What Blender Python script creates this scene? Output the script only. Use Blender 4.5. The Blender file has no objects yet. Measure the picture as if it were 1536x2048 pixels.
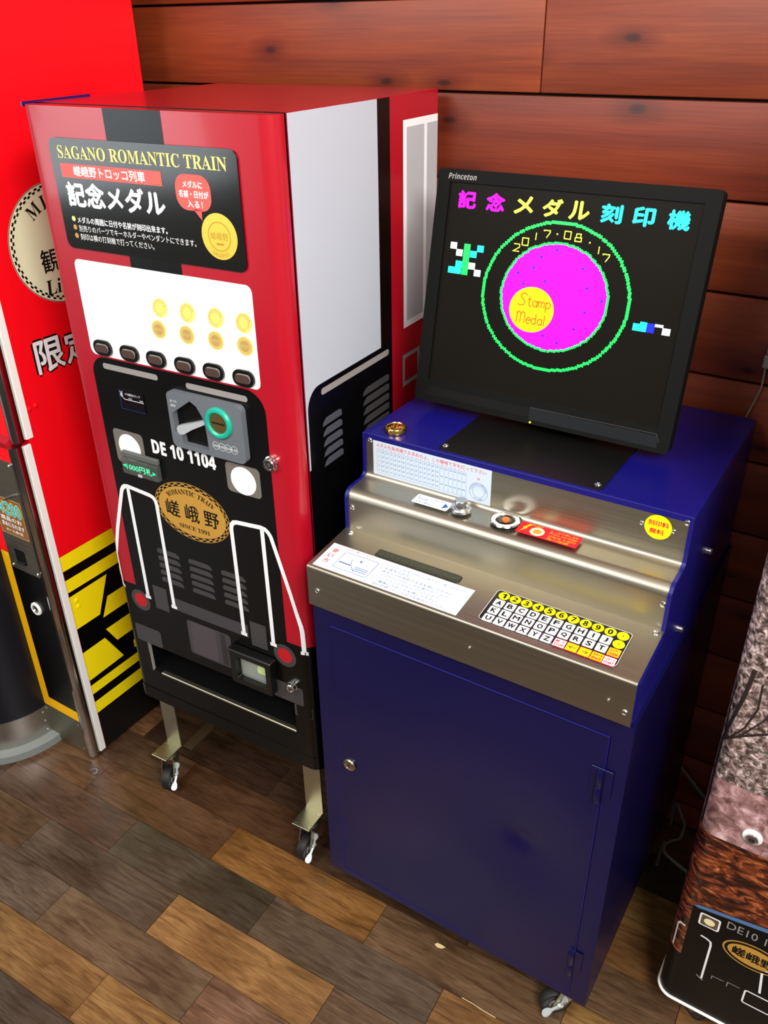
import bpy, bmesh, math, random
from mathutils import Vector, Matrix
from mathutils.geometry import tessellate_polygon

random.seed(7)
SC = bpy.context.scene
COL = SC.collection
PI = math.pi

# ------------------------------------------------------------------ camera
CAM_POS = (1.27748, -0.94410, 1.62952)
CAM_YAW, CAM_PITCH, CAM_ROLL = 0.57697, 0.52737, -0.01714
CAM_F = 1697.24                      # focal length in pixels of the 1536x2048 frame
cy, sy = math.cos(CAM_YAW), math.sin(CAM_YAW)
cp, sp = math.cos(CAM_PITCH), math.sin(CAM_PITCH)
fwd = Vector((-sy * cp, cy * cp, -sp))
rgt = Vector((cy, sy, 0))
upv = rgt.cross(fwd)
cr, sr = math.cos(CAM_ROLL), math.sin(CAM_ROLL)
r2 = cr * rgt + sr * upv
u2 = -sr * rgt + cr * upv
cam = bpy.data.cameras.new('camera')
cam.sensor_fit = 'VERTICAL'
cam.sensor_height = 24.0
cam.sensor_width = 18.0
cam.lens = CAM_F / 2048 * 24.0
cam.clip_start = 0.02
camo = bpy.data.objects.new('camera', cam)
M = Matrix((r2, u2, -fwd)).transposed().to_4x4()
M.translation = Vector(CAM_POS)
camo.matrix_world = M
COL.objects.link(camo)
SC.camera = camo

# ------------------------------------------------------------------ light
world = bpy.data.worlds.new('world')
SC.world = world
world.use_nodes = True
bg = world.node_tree.nodes['Background']
bg.inputs['Color'].default_value = (1.0, 0.97, 0.92, 1)
bg.inputs['Strength'].default_value = 0.20


def area(name, loc, target, sx, sy_, power, color=(1, 1, 1)):
    l = bpy.data.lights.new(name, 'AREA')
    l.shape = 'RECTANGLE'
    l.size, l.size_y = sx, sy_
    l.energy = power
    l.color = color
    o = bpy.data.objects.new(name, l)
    o.location = loc
    o.rotation_euler = (Vector(target) - Vector(loc)).to_track_quat('-Z', 'Y').to_euler()
    COL.objects.link(o)
    return o


area('ceiling_lamp_right', (1.75, -0.10, 2.62), (0.5, 0.15, 0.9), 0.9, 0.4, 18, (1.0, 0.96, 0.90))
area('ceiling_lamp_side', (2.15, -1.30, 2.45), (0.0, 0.1, 0.7), 0.9, 0.6, 62, (1.0, 0.96, 0.90))
area('ceiling_lamp_front', (-0.1, -1.9, 2.58), (0.4, -0.1, 0.4), 1.3, 0.5, 40, (1.0, 0.96, 0.90))
area('daylight_window', (-2.3, -2.6, 1.5), (0.3, -0.6, 0.2), 1.4, 1.5, 26, (0.88, 0.95, 1.0))

vs = SC.view_settings
vs.view_transform = 'Standard'
vs.look = 'None'
vs.gamma = 1.0
vs.exposure = 0.27
vs.use_curve_mapping = False


# ------------------------------------------------------------------ materials
def lin(h):
    h = h.lstrip('#')
    out = []
    for i in (0, 2, 4):
        c = int(h[i:i + 2], 16) / 255
        out.append(c / 12.92 if c <= 0.04045 else ((c + 0.055) / 1.055) ** 2.4)
    return (*out, 1.0)


MATS = {}


def mat(name, col, rough=0.5, metal=0.0, emit=0.0, spec=0.5, coat=0.0, alpha=1.0, transmission=0.0, bump=0.0, bscale=200):
    if name in MATS:
        return MATS[name]
    m = bpy.data.materials.new(name)
    m.use_nodes = True
    nt = m.node_tree
    b = nt.nodes['Principled BSDF']
    c = lin(col) if isinstance(col, str) else (*col, 1)
    b.inputs['Base Color'].default_value = c
    b.inputs['Roughness'].default_value = rough
    b.inputs['Metallic'].default_value = metal
    b.inputs['Specular IOR Level'].default_value = spec
    b.inputs['Coat Weight'].default_value = coat
    b.inputs['Coat Roughness'].default_value = 0.08
    b.inputs['Alpha'].default_value = alpha
    b.inputs['Transmission Weight'].default_value = transmission
    if emit:
        b.inputs['Emission Color'].default_value = c
        b.inputs['Emission Strength'].default_value = emit
    if bump:
        tc = nt.nodes.new('ShaderNodeTexCoord')
        nz = nt.nodes.new('ShaderNodeTexNoise')
        nz.inputs['Scale'].default_value = bscale
        bp = nt.nodes.new('ShaderNodeBump')
        bp.inputs['Strength'].default_value = bump
        bp.inputs['Distance'].default_value = 0.002
        nt.links.new(tc.outputs['Object'], nz.inputs['Vector'])
        nt.links.new(nz.outputs['Fac'], bp.inputs['Height'])
        nt.links.new(bp.outputs['Normal'], b.inputs['Normal'])
    MATS[name] = m
    return m


def ramp(nt, stops):
    r = nt.nodes.new('ShaderNodeValToRGB')
    e = r.color_ramp.elements
    while len(e) > 1:
        e.remove(e[-1])
    e[0].position, e[0].color = stops[0][0], lin(stops[0][1])
    for p, c in stops[1:]:
        k = e.new(p)
        k.color = lin(c)
    return r


def wood_mat(name, kind):
    """wood with grain along local X, tinted by the object's own colour"""
    m = bpy.data.materials.new(name)
    m.use_nodes = True
    nt = m.node_tree
    N, L = nt.nodes.new, nt.links.new
    b = nt.nodes['Principled BSDF']
    oi = N('ShaderNodeObjectInfo')
    tc = N('ShaderNodeTexCoord')
    addv = N('ShaderNodeVectorMath'); addv.operation = 'MULTIPLY_ADD'
    comb = N('ShaderNodeCombineXYZ')
    L(oi.outputs['Random'], comb.inputs['X']); L(oi.outputs['Random'], comb.inputs['Y']); L(oi.outputs['Random'], comb.inputs['Z'])
    L(comb.outputs[0], addv.inputs[0]); addv.inputs[1].default_value = (37, 53, 71)
    L(tc.outputs['Object'], addv.inputs[2])
    mp = N('ShaderNodeMapping')
    mp.inputs['Scale'].default_value = (8, 55, 55) if kind == 'floor' else (1.1, 14, 14)
    L(addv.outputs[0], mp.inputs['Vector'])
    n1 = N('ShaderNodeTexNoise'); n1.inputs['Scale'].default_value = 1.0; n1.inputs['Detail'].default_value = 6; n1.inputs['Distortion'].default_value = 1.2 if kind == 'floor' else 1.6
    L(mp.outputs[0], n1.inputs['Vector'])
    mp2 = N('ShaderNodeMapping')
    mp2.inputs['Scale'].default_value = (30, 420, 420) if kind == 'floor' else (9, 260, 260)
    L(addv.outputs[0], mp2.inputs['Vector'])
    n2 = N('ShaderNodeTexNoise'); n2.inputs['Detail'].default_value = 3; n2.inputs['Scale'].default_value = 1.0
    L(mp2.outputs[0], n2.inputs['Vector'])
    # blotches
    n3 = N('ShaderNodeTexNoise'); n3.inputs['Scale'].default_value = 6 if kind == 'floor' else 2.2; n3.inputs['Detail'].default_value = 3
    L(addv.outputs[0], n3.inputs['Vector'])
    mul = N('ShaderNodeMix'); mul.data_type = 'RGBA'; mul.blend_type = 'MULTIPLY'; mul.inputs['Factor'].default_value = 1
    if kind == 'floor':
        r1 = ramp(nt, [(0.30, '#b4aca2'), (0.5, '#e6e1da'), (0.70, '#ffffff')])
        r2_ = ramp(nt, [(0.35, '#d6d0c8'), (0.6, '#ffffff')])
        r3 = ramp(nt, [(0.30, '#c2beb8'), (0.65, '#ffffff')])
    else:
        r1 = ramp(nt, [(0.30, '#c8b2a4'), (0.5, '#ecdfd6'), (0.70, '#ffffff')])
        r2_ = ramp(nt, [(0.35, '#ece6e0'), (0.65, '#ffffff')])
        r3 = ramp(nt, [(0.30, '#d2c6bc'), (0.65, '#ffffff')])
    L(n1.outputs['Fac'], r1.inputs[0]); L(n2.outputs['Fac'], r2_.inputs[0]); L(n3.outputs['Fac'], r3.inputs[0])
    L(oi.outputs['Color'], mul.inputs['A']); L(r1.outputs[0], mul.inputs['B'])
    mul2 = N('ShaderNodeMix'); mul2.data_type = 'RGBA'; mul2.blend_type = 'MULTIPLY'; mul2.inputs['Factor'].default_value = 1
    L(mul.outputs['Result'], mul2.inputs['A']); L(r2_.outputs[0], mul2.inputs['B'])
    mul3 = N('ShaderNodeMix'); mul3.data_type = 'RGBA'; mul3.blend_type = 'MULTIPLY'; mul3.inputs['Factor'].default_value = 1
    L(mul2.outputs['Result'], mul3.inputs['A']); L(r3.outputs[0], mul3.inputs['B'])
    last = mul3
    if kind == 'wall':
        mpk = N('ShaderNodeMapping'); mpk.inputs['Scale'].default_value = (3.4, 8.0, 1.0)
        sx_ = N('ShaderNodeSeparateXYZ'); cx2 = N('ShaderNodeCombineXYZ')
        L(addv.outputs[0], sx_.inputs[0]); L(sx_.outputs['X'], cx2.inputs['X']); L(sx_.outputs['Z'], cx2.inputs['Y'])
        L(cx2.outputs[0], mpk.inputs['Vector'])
        nd = N('ShaderNodeTexNoise'); nd.inputs['Scale'].default_value = 2.0
        L(mpk.outputs[0], nd.inputs['Vector'])
        ad = N('ShaderNodeVectorMath'); ad.operation = 'MULTIPLY_ADD'
        L(nd.outputs['Color'], ad.inputs[0]); ad.inputs[1].default_value = (0.12, 0.12, 0.12); L(mpk.outputs[0], ad.inputs[2])
        vo = N('ShaderNodeTexVoronoi'); vo.voronoi_dimensions = '2D'; vo.inputs['Scale'].default_value = 1.0; vo.inputs['Randomness'].default_value = 1.0
        L(ad.outputs[0], vo.inputs['Vector'])
        rk = ramp(nt, [(0.0, '#6a4a3a'), (0.035, '#8a624e'), (0.06, '#cdb2a2'), (0.20, '#ffffff')])
        L(vo.outputs['Distance'], rk.inputs[0])
        mul4 = N('ShaderNodeMix'); mul4.data_type = 'RGBA'; mul4.blend_type = 'MULTIPLY'; mul4.inputs['Factor'].default_value = 1
        L(mul3.outputs['Result'], mul4.inputs['A']); L(rk.outputs[0], mul4.inputs['B'])
        last = mul4
    L(last.outputs['Result'], b.inputs['Base Color'])
    rr = N('ShaderNodeMapRange'); rr.inputs['To Min'].default_value = 0.22 if kind == 'floor' else 0.42
    rr.inputs['To Max'].default_value = 0.42 if kind == 'floor' else 0.6
    L(n3.outputs['Fac'], rr.inputs['Value']); L(rr.outputs[0], b.inputs['Roughness'])
    bp = N('ShaderNodeBump'); bp.inputs['Strength'].default_value = 0.12; bp.inputs['Distance'].default_value = 0.002
    L(n2.outputs['Fac'], bp.inputs['Height']); L(bp.outputs['Normal'], b.inputs['Normal'])
    return m


def brushed(name, col, rough, scale=(3, 500, 500), bump=0.05):
    m = bpy.data.materials.new(name)
    m.use_nodes = True
    nt = m.node_tree
    b = nt.nodes['Principled BSDF']
    b.inputs['Base Color'].default_value = lin(col)
    b.inputs['Metallic'].default_value = 1
    tc = nt.nodes.new('ShaderNodeTexCoord')
    mp = nt.nodes.new('ShaderNodeMapping')
    mp.inputs['Scale'].default_value = scale
    nz = nt.nodes.new('ShaderNodeTexNoise')
    nz.inputs['Scale'].default_value = 1.0
    nz.inputs['Detail'].default_value = 4
    rr = nt.nodes.new('ShaderNodeMapRange')
    rr.inputs['To Min'].default_value = rough - 0.07
    rr.inputs['To Max'].default_value = rough + 0.09
    bp = nt.nodes.new('ShaderNodeBump')
    bp.inputs['Strength'].default_value = bump
    bp.inputs['Distance'].default_value = 0.001
    L = nt.links.new
    L(tc.outputs['Object'], mp.inputs['Vector']); L(mp.outputs[0], nz.inputs['Vector'])
    L(nz.outputs['Fac'], rr.inputs['Value']); L(rr.outputs[0], b.inputs['Roughness'])
    L(nz.outputs['Fac'], bp.inputs['Height']); L(bp.outputs['Normal'], b.inputs['Normal'])
    MATS[name] = m
    return m


def photo_print(name, scale, stops, stretch=(1, 1, 1), distortion=0.6, detail=8, rough=0.3):
    """printed photograph wrap: only the mottled colours of foliage and ground"""
    m = bpy.data.materials.new(name)
    m.use_nodes = True
    nt = m.node_tree
    b = nt.nodes['Principled BSDF']
    tc = nt.nodes.new('ShaderNodeTexCoord')
    mp = nt.nodes.new('ShaderNodeMapping')
    mp.inputs['Scale'].default_value = stretch
    mp.inputs['Rotation'].default_value = (0, 0.35, 0)
    nz = nt.nodes.new('ShaderNodeTexNoise')
    nz.inputs['Scale'].default_value = scale
    nz.inputs['Detail'].default_value = detail
    nz.inputs['Roughness'].default_value = 0.65
    nz.inputs['Distortion'].default_value = distortion
    r = ramp(nt, stops)
    L = nt.links.new
    L(tc.outputs['Object'], mp.inputs['Vector']); L(mp.outputs[0], nz.inputs['Vector'])
    L(nz.outputs['Fac'], r.inputs[0]); L(r.outputs[0], b.inputs['Base Color'])
    b.inputs['Roughness'].default_value = rough
    return m


RED = mat('red_gloss_film', '#a60b20', 0.3, coat=0.3)
RED2 = mat('red_bright_film', '#f80a1a', 0.32)
BLACK = mat('black_gloss_film', '#050505', 0.28, spec=0.32)
WHITE = mat('white_print', '#e9ebee', 0.35)
PALE = mat('pale_grey_film', '#b2b9c4', 0.4)
GREYW = mat('window_grey_film', '#aeb0b6', 0.35)
GREYBAR = mat('grey_bar_print', '#8f8b88', 0.35)
GREYD = mat('dark_grey_print', '#3c3a3c', 0.35)
GREYD2 = mat('darker_grey_print', '#2c292c', 0.35)
GREYL = mat('louvre_grey_print', '#4b4c55', 0.35)
LAMPG = mat('lamp_surround_print', '#6d6862', 0.35)
CRIMSON = mat('tail_lamp_print', '#b3141f', 0.35)
GOLDP = mat('gold_print', '#b98b3a', 0.35)
GOLDTXT = mat('gold_lettering', '#f0e27c', 0.4)
SALMON = mat('salmon_print', '#e8564e', 0.4)
COINGOLD = mat('gold_metal', '#f2cc4e', 0.3, 0.35)
COINDK = mat('gold_relief', '#b8902e', 0.4, 0.3)
HEADER = mat('header_gloss_black', '#0b0b08', 0.14, coat=0.15)
BACKLIT = mat('backlit_white', '#fffdf4', 0.5, emit=2.2)
WHITEP = mat('white_plastic', '#f1f2f0', 0.35)
BTNBLK = mat('button_black', '#0b0b0b', 0.25)
BTNBRN = mat('button_brown', '#4a3834', 0.25)
BTNRIM = mat('button_rim', '#b8b2ae', 0.3, 0.5)
GPLAST = mat('grey_plastic', '#62676e', 0.45)
GPLASTLIFT = mat('grey_plastic_lifted', '#70767c', 0.5)  # lighter copy of the panel plastic, lifted against the shade in the recess
GPLASTL = mat('light_grey_plastic', '#a9adb2', 0.4)
TEAL = mat('teal_plastic', '#14a58e', 0.35)
BRASS = mat('brass_disc', '#9c8350', 0.35, 0.9)
CHROME = mat('chrome', '#d8d8d8', 0.14, 1.0)
STEELD = mat('dull_steel', '#8f8d7c', 0.42, 1.0)
ZINC = mat('zinc_plate', '#b6b39c', 0.38, 1.0)
RUBBER = mat('black_rubber', '#101010', 0.6)
LEVERG = mat('brake_lever_grey', '#c3ccd0', 0.4, 0.3)
DISPLAY = mat('dark_display', '#120b12', 0.15)
GREENLED = mat('green_led', '#22e08a', 0.4, emit=1.2)
CLEAR = mat('clear_plastic', '#5a605a', 0.4, alpha=0.45, spec=0.2)
GLASS = mat('window_glass', '#ffffff', 0.02, alpha=0.08)
INSIDE = mat('cavity_black', '#060607', 0.35)
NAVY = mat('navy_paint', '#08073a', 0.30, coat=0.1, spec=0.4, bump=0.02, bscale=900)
NAVYLIT = mat('navy_paint_lit', '#0d0c66', 0.36, coat=0.15, bump=0.02, bscale=900)  # same paint as the cabinet, brightened where light falls on the console
STEEL = brushed('brushed_steel', '#aea898', 0.36)
STEEL2 = brushed('brushed_plate', '#a09a8b', 0.38)
STEELR = brushed('brushed_skirt', '#b9b6b0', 0.30, (300, 300, 6))
BLKMETAL = mat('black_powdercoat', '#0a0a0a', 0.4)
MONBLK = mat('monitor_black', '#060706', 0.6, spec=0.15, bump=0.03, bscale=1500)
MONBLK2 = mat('monitor_trim', '#14171a', 0.4, spec=0.3)
SCREEN = mat('screen_black', '#0f0d0a', 0.35, emit=0.55, spec=0.1)
S_MAG = mat('screen_magenta', '#ff08ff', 0.4, emit=0.72, spec=0.2)
S_GRN = mat('screen_green', '#10f050', 0.4, emit=0.85)
S_YEL = mat('screen_yellow', '#ffe010', 0.4, emit=0.72, spec=0.2)
S_LYEL = mat('screen_lemon', '#eaff40', 0.4, emit=0.85)
S_CYA = mat('screen_cyan', '#10f0f4', 0.4, emit=0.85)
S_WHT = mat('screen_white', '#dfeae6', 0.4, emit=0.8)
S_BLU = mat('screen_blue', '#0a14e8', 0.4, emit=0.8)
S_ORG = mat('screen_orange', '#e84800', 0.4, emit=0.8)
S_DBL = mat('screen_violet', '#3a10c0', 0.4, emit=0.7)
PAPER = mat('white_paper', '#d6dade', 0.6, spec=0.15)
PAPERB = mat('bluish_paper', '#bccad8', 0.6, spec=0.15)
INKR = mat('red_ink', '#d2202c', 0.6, spec=0.15)
INKB = mat('blue_ink', '#1d4f9c', 0.6, spec=0.15)
INKN = mat('pale_blue_ink', '#5d82b0', 0.6, spec=0.15)
INKBLK = mat('black_ink', '#101010', 0.6, spec=0.15)
YEL = mat('yellow_print', '#ffea0c', 0.55, spec=0.2)
YELO = mat('amber_print', '#f0b40a', 0.55, spec=0.2)
KEYW = mat('key_white', '#d8dbde', 0.6, spec=0.15)
LCD = mat('lcd_dark', '#1a2016', 0.2)
LCDSEG = mat('lcd_segments', '#29311f', 0.3)
ORANGE = mat('orange_plastic', '#e0662a', 0.4)
CREAM = mat('cream_panel', '#dcdccb', 0.4)
BADGE = mat('badge_cream', '#e4eac6', 0.4)
NAVYCOL = mat('dark_blue_column', '#0b0d18', 0.35)
GREYBASE = mat('grey_base', '#7d8382', 0.6)
PURPLE = mat('violet_film', '#1e1258', 0.3)
CYANP = mat('cyan_print', '#1fb0e0', 0.4)
BROWNP = mat('brown_sticker', '#8d5a2a', 0.45)
CABLEG = mat('grey_cable', '#6d6b68', 0.5)
CABLEB = mat('black_cable', '#0d0d0d', 0.5)
STRAW = mat('pale_scrap', '#d8c48c', 0.7)
FLOORW = wood_mat('floor_wood', 'floor')
WALLW = wood_mat('wall_wood', 'wall')
JOINT = mat('joint_dark_brown', '#160d08', 0.9)  # dark brown base that shows in the plank joints
SAKURA = photo_print('blossom_photo', 95, [(0.36, '#2c2420'), (0.46, '#5c4c48'), (0.55, '#a08a86'), (0.63, '#d6c4c0'), (0.72, '#f1e9e6')])
PINKISH = photo_print('pink_blossom_photo', 40, [(0.36, '#5a3c3c'), (0.5, '#96706f'), (0.62, '#c9a3a6'), (0.74, '#e6cfd0')])
AUTUMN = photo_print('autumn_photo', 20, [(0.34, '#0e0806'), (0.45, '#33160c'), (0.55, '#74341a'), (0.64, '#ad6236'), (0.76, '#d8a070')], (1, 1, 2.6), 2.0)
POND = photo_print('pond_photo', 14, [(0.3, '#33453f'), (0.6, '#4d6058'), (0.8, '#6d7c74')])
TRAINBLK = mat('train_photo_black', '#080706', 0.35, spec=0.25)
TRAINBLUE = mat('train_photo_blue', '#4e6f9e', 0.35)


# ------------------------------------------------------------------ mesh helpers
def obj(name, me, parent=None, loc=None):
    o = bpy.data.objects.new(name, me)
    COL.objects.link(o)
    if parent is not None:
        o.parent = parent
    if loc is not None:
        o.location = loc
    return o


def tag(o, label, cat, group=None, kind=None):
    o['label'] = label
    if cat:
        o['category'] = cat
    if group:
        o['group'] = group
    if kind:
        o['kind'] = kind
    return o


def thing(name, label, cat, loc=(0, 0, 0), rz=0.0, group=None):
    o = bpy.data.objects.new(name, None)
    o.empty_display_size = 0.05
    COL.objects.link(o)
    o.location = loc
    o.rotation_euler = (0, 0, rz)
    return tag(o, label, cat, group)


class G:
    """collects shapes into one mesh"""

    def __init__(self):
        self.bm = bmesh.new()
        self.lay = self.bm.faces.layers.int.new('done')
        self.mats = []

    def mi(self, m):
        if m not in self.mats:
            self.mats.append(m)
        return self.mats.index(m)

    def done(self, m):
        i = self.mi(m)
        for f in self.bm.faces:
            if not f[self.lay]:
                f.material_index = i
                f[self.lay] = 1

    def box(self, x0, x1, y0, y1, z0, z1, m, bev=0.0, seg=2, rot=None):
        mtx = Matrix.Translation(((x0 + x1) / 2, (y0 + y1) / 2, (z0 + z1) / 2))
        if rot is not None:
            mtx = mtx @ rot
        mtx = mtx @ Matrix.Diagonal((abs(x1 - x0), abs(y1 - y0), abs(z1 - z0), 1))
        r = bmesh.ops.create_cube(self.bm, size=1.0, matrix=mtx)
        if bev:
            es = set()
            for v in r['verts']:
                es.update(v.link_edges)
            bmesh.ops.bevel(self.bm, geom=list(es), offset=bev, segments=seg, affect='EDGES', profile=0.5)
        self.done(m)
        return self

    def face(self, pts, m):
        try:
            self.bm.faces.new([self.bm.verts.new(p) for p in pts])
        except ValueError:
            pass
        self.done(m)
        return self

    def prism(self, pts, frame, h0, h1, m, side=None, caps=(True, True)):
        """2-D outline pts lifted along the frame's normal between h0 and h1"""
        a = [self.bm.verts.new(frame(u, v, h0)) for u, v in pts]
        b = [self.bm.verts.new(frame(u, v, h1)) for u, v in pts]
        n = len(pts)
        for i in range(n):
            j = (i + 1) % n
            self.bm.faces.new((a[i], a[j], b[j], b[i]))
        self.done(side or m)
        if caps[1]:
            self.bm.faces.new(b)
        if caps[0]:
            self.bm.faces.new(a[::-1])
        self.done(m)
        return self

    def polyh(self, loops, frame, h, m, flip=False):
        """flat polygon with holes"""
        flat = [p for lp in loops for p in lp]
        vs_ = [self.bm.verts.new(frame(u, v, h)) for u, v in flat]
        tris = tessellate_polygon([[Vector((u, v, 0)) for u, v in lp] for lp in loops])
        for t in tris:
            (ax, ay), (bx, by), (cx_, cy_) = flat[t[0]], flat[t[1]], flat[t[2]]
            ar = (bx - ax) * (cy_ - ay) - (by - ay) * (cx_ - ax)
            if abs(ar) < 1e-14:
                continue
            idx = t if (ar > 0) != flip else (t[0], t[2], t[1])
            try:
                self.bm.faces.new([vs_[k] for k in idx])
            except ValueError:
                pass
        self.done(m)
        return self

    def lathe(self, prof, c, axis, m, seg=24, mats=None):
        """prof: (radius, along) pairs"""
        ax = Vector(axis).normalized()
        t = Vector((0, 0, 1)) if abs(ax.z) < 0.9 else Vector((1, 0, 0))
        e1 = ax.cross(t).normalized()
        e2 = ax.cross(e1)
        c = Vector(c)
        rings = []
        for r, a in prof:
            if r < 1e-6:
                rings.append([self.bm.verts.new(c + ax * a)])
            else:
                rings.append([self.bm.verts.new(c + ax * a + (e1 * math.cos(2 * PI * k / seg) + e2 * math.sin(2 * PI * k / seg)) * r) for k in range(seg)])
        for i in range(len(rings) - 1):
            A, B = rings[i], rings[i + 1]
            for k in range(seg):
                k2 = (k + 1) % seg
                if len(A) == 1 and len(B) > 1:
                    self.bm.faces.new((A[0], B[k], B[k2]))
                elif len(B) == 1 and len(A) > 1:
                    self.bm.faces.new((A[k], B[0], A[k2]))
                elif len(A) > 1:
                    self.bm.faces.new((A[k], B[k], B[k2], A[k2]))
            self.done(mats[i] if mats else m)
        return self

    def tube(self, pts, r, m, seg=8, closed=False):
        pts = [Vector(p) for p in pts]
        n = len(pts)
        rings = []
        prev = None
        for i, p in enumerate(pts):
            d = (pts[(i + 1) % n] - pts[i - 1]) if closed else (pts[min(i + 1, n - 1)] - pts[max(i - 1, 0)])
            d.normalize()
            if prev is None:
                t = Vector((0, 0, 1)) if abs(d.z) < 0.9 else Vector((1, 0, 0))
                e1 = d.cross(t).normalized()
            else:
                e1 = (prev - d * prev.dot(d)).normalized()
            prev = e1
            e2 = d.cross(e1)
            rings.append([self.bm.verts.new(p + (e1 * math.cos(2 * PI * k / seg) + e2 * math.sin(2 * PI * k / seg)) * r) for k in range(seg)])
        for i in range(n if closed else n - 1):
            A, B = rings[i], rings[(i + 1) % n]
            for k in range(seg):
                self.bm.faces.new((A[k], A[(k + 1) % seg], B[(k + 1) % seg], B[k]))
        if not closed:
            self.bm.faces.new(rings[0][::-1])
            self.bm.faces.new(rings[-1])
        self.done(m)
        return self

    def sweep(self, path, x0, x1, thick, m):
        """sheet following a (y,z) path, spanning x0..x1, with thickness below"""
        n = len(path)
        off = []
        for i in range(n):
            a, b = path[max(i - 1, 0)], path[min(i + 1, n - 1)]
            d = Vector((b[0] - a[0], b[1] - a[1])).normalized()
            off.append((path[i][0] + d.y * thick, path[i][1] - d.x * thick))
        A = [[self.bm.verts.new((x, p[0], p[1])) for p in path] for x in (x0, x1)]
        B = [[self.bm.verts.new((x, p[0], p[1])) for p in off] for x in (x0, x1)]
        for i in range(n - 1):
            self.bm.faces.new((A[0][i], A[1][i], A[1][i + 1], A[0][i + 1]))
            self.bm.faces.new((B[0][i], B[0][i + 1], B[1][i + 1], B[1][i]))
            self.bm.faces.new((A[0][i], A[0][i + 1], B[0][i + 1], B[0][i]))
            self.bm.faces.new((A[1][i], B[1][i], B[1][i + 1], A[1][i + 1]))
        self.bm.faces.new((A[0][0], B[0][0], B[1][0], A[1][0]))
        self.bm.faces.new((A[0][-1], A[1][-1], B[1][-1], B[0][-1]))
        self.done(m)
        return self

    def mesh(self, name, smooth=True, fix=True):
        if fix:
            bmesh.ops.recalc_face_normals(self.bm, faces=self.bm.faces)
        me = bpy.data.meshes.new(name)
        self.bm.faces.layers.int.remove(self.lay)
        self.bm.to_mesh(me)
        self.bm.free()
        for m in self.mats:
            me.materials.append(m)
        if smooth:
            me.shade_smooth() if hasattr(me, 'shade_smooth') else None
            try:
                me.set_sharp_from_angle(angle=math.radians(35))
            except Exception:
                pass
        return me

    def build(self, name, parent=None, label=None, smooth=True, fix=True, loc=None):
        o = obj(name, self.mesh(name, smooth, fix), parent, loc)
        if label:
            o['label'] = label
        return o


def plane_frame(o, ex, ey):
    o, ex, ey = Vector(o), Vector(ex).normalized(), Vector(ey).normalized()
    n = ex.cross(ey)
    return lambda u, v, h=0.0: o + ex * u + ey * v + n * h


def rrect(u0, v0, u1, v1, r=0.0, seg=5):
    if r <= 0:
        return [(u0, v0), (u1, v0), (u1, v1), (u0, v1)]
    out = []
    for cx_, cy_, a in ((u1 - r, v0 + r, -90), (u1 - r, v1 - r, 0), (u0 + r, v1 - r, 90), (u0 + r, v0 + r, 180)):
        for k in range(seg + 1):
            t = math.radians(a + 90 * k / seg)
            out.append((cx_ + r * math.cos(t), cy_ + r * math.sin(t)))
    return out


def ell(cx_, cy_, rx, ry=None, n=32):
    ry = ry or rx
    return [(cx_ + rx * math.cos(2 * PI * k / n), cy_ + ry * math.sin(2 * PI * k / n)) for k in range(n)]


# lettering ---------------------------------------------------------
TXT = {}


def serif(s):
    return ''.join(chr(0x1D400 + ord(c) - 65) if 'A' <= c <= 'Z' else chr(0x1D41A + ord(c) - 97) if 'a' <= c <= 'z' else chr(0x1D7CE + ord(c) - 48) if '0' <= c <= '9' else c for c in s)


def sans(s):
    return ''.join(chr(0x1D5D4 + ord(c) - 65) if 'A' <= c <= 'Z' else chr(0x1D5EE + ord(c) - 97) if 'a' <= c <= 'z' else chr(0x1D7EC + ord(c) - 48) if '0' <= c <= '9' else c for c in s)


def ital(s):
    return ''.join(chr(0x1D63C + ord(c) - 65) if 'A' <= c <= 'Z' else chr(0x1D656 + ord(c) - 97) if 'a' <= c <= 'z' else c for c in s)


def text_geo(s, res=2):
    key = (s, res)
    if key in TXT:
        return TXT[key]
    c = bpy.data.curves.new('lettering', 'FONT')
    c.body = s
    c.resolution_u = res
    o = bpy.data.objects.new('lettering', c)
    COL.objects.link(o)
    dg = bpy.context.evaluated_depsgraph_get()
    me = bpy.data.meshes.new_from_object(o.evaluated_get(dg))
    V = [(v.co.x, v.co.y) for v in me.vertices]
    Fc = [tuple(p.vertices) for p in me.polygons]
    bpy.data.objects.remove(o)
    bpy.data.curves.remove(c)
    bpy.data.meshes.remove(me)
    TXT[key] = (V, Fc)
    return TXT[key]


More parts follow.
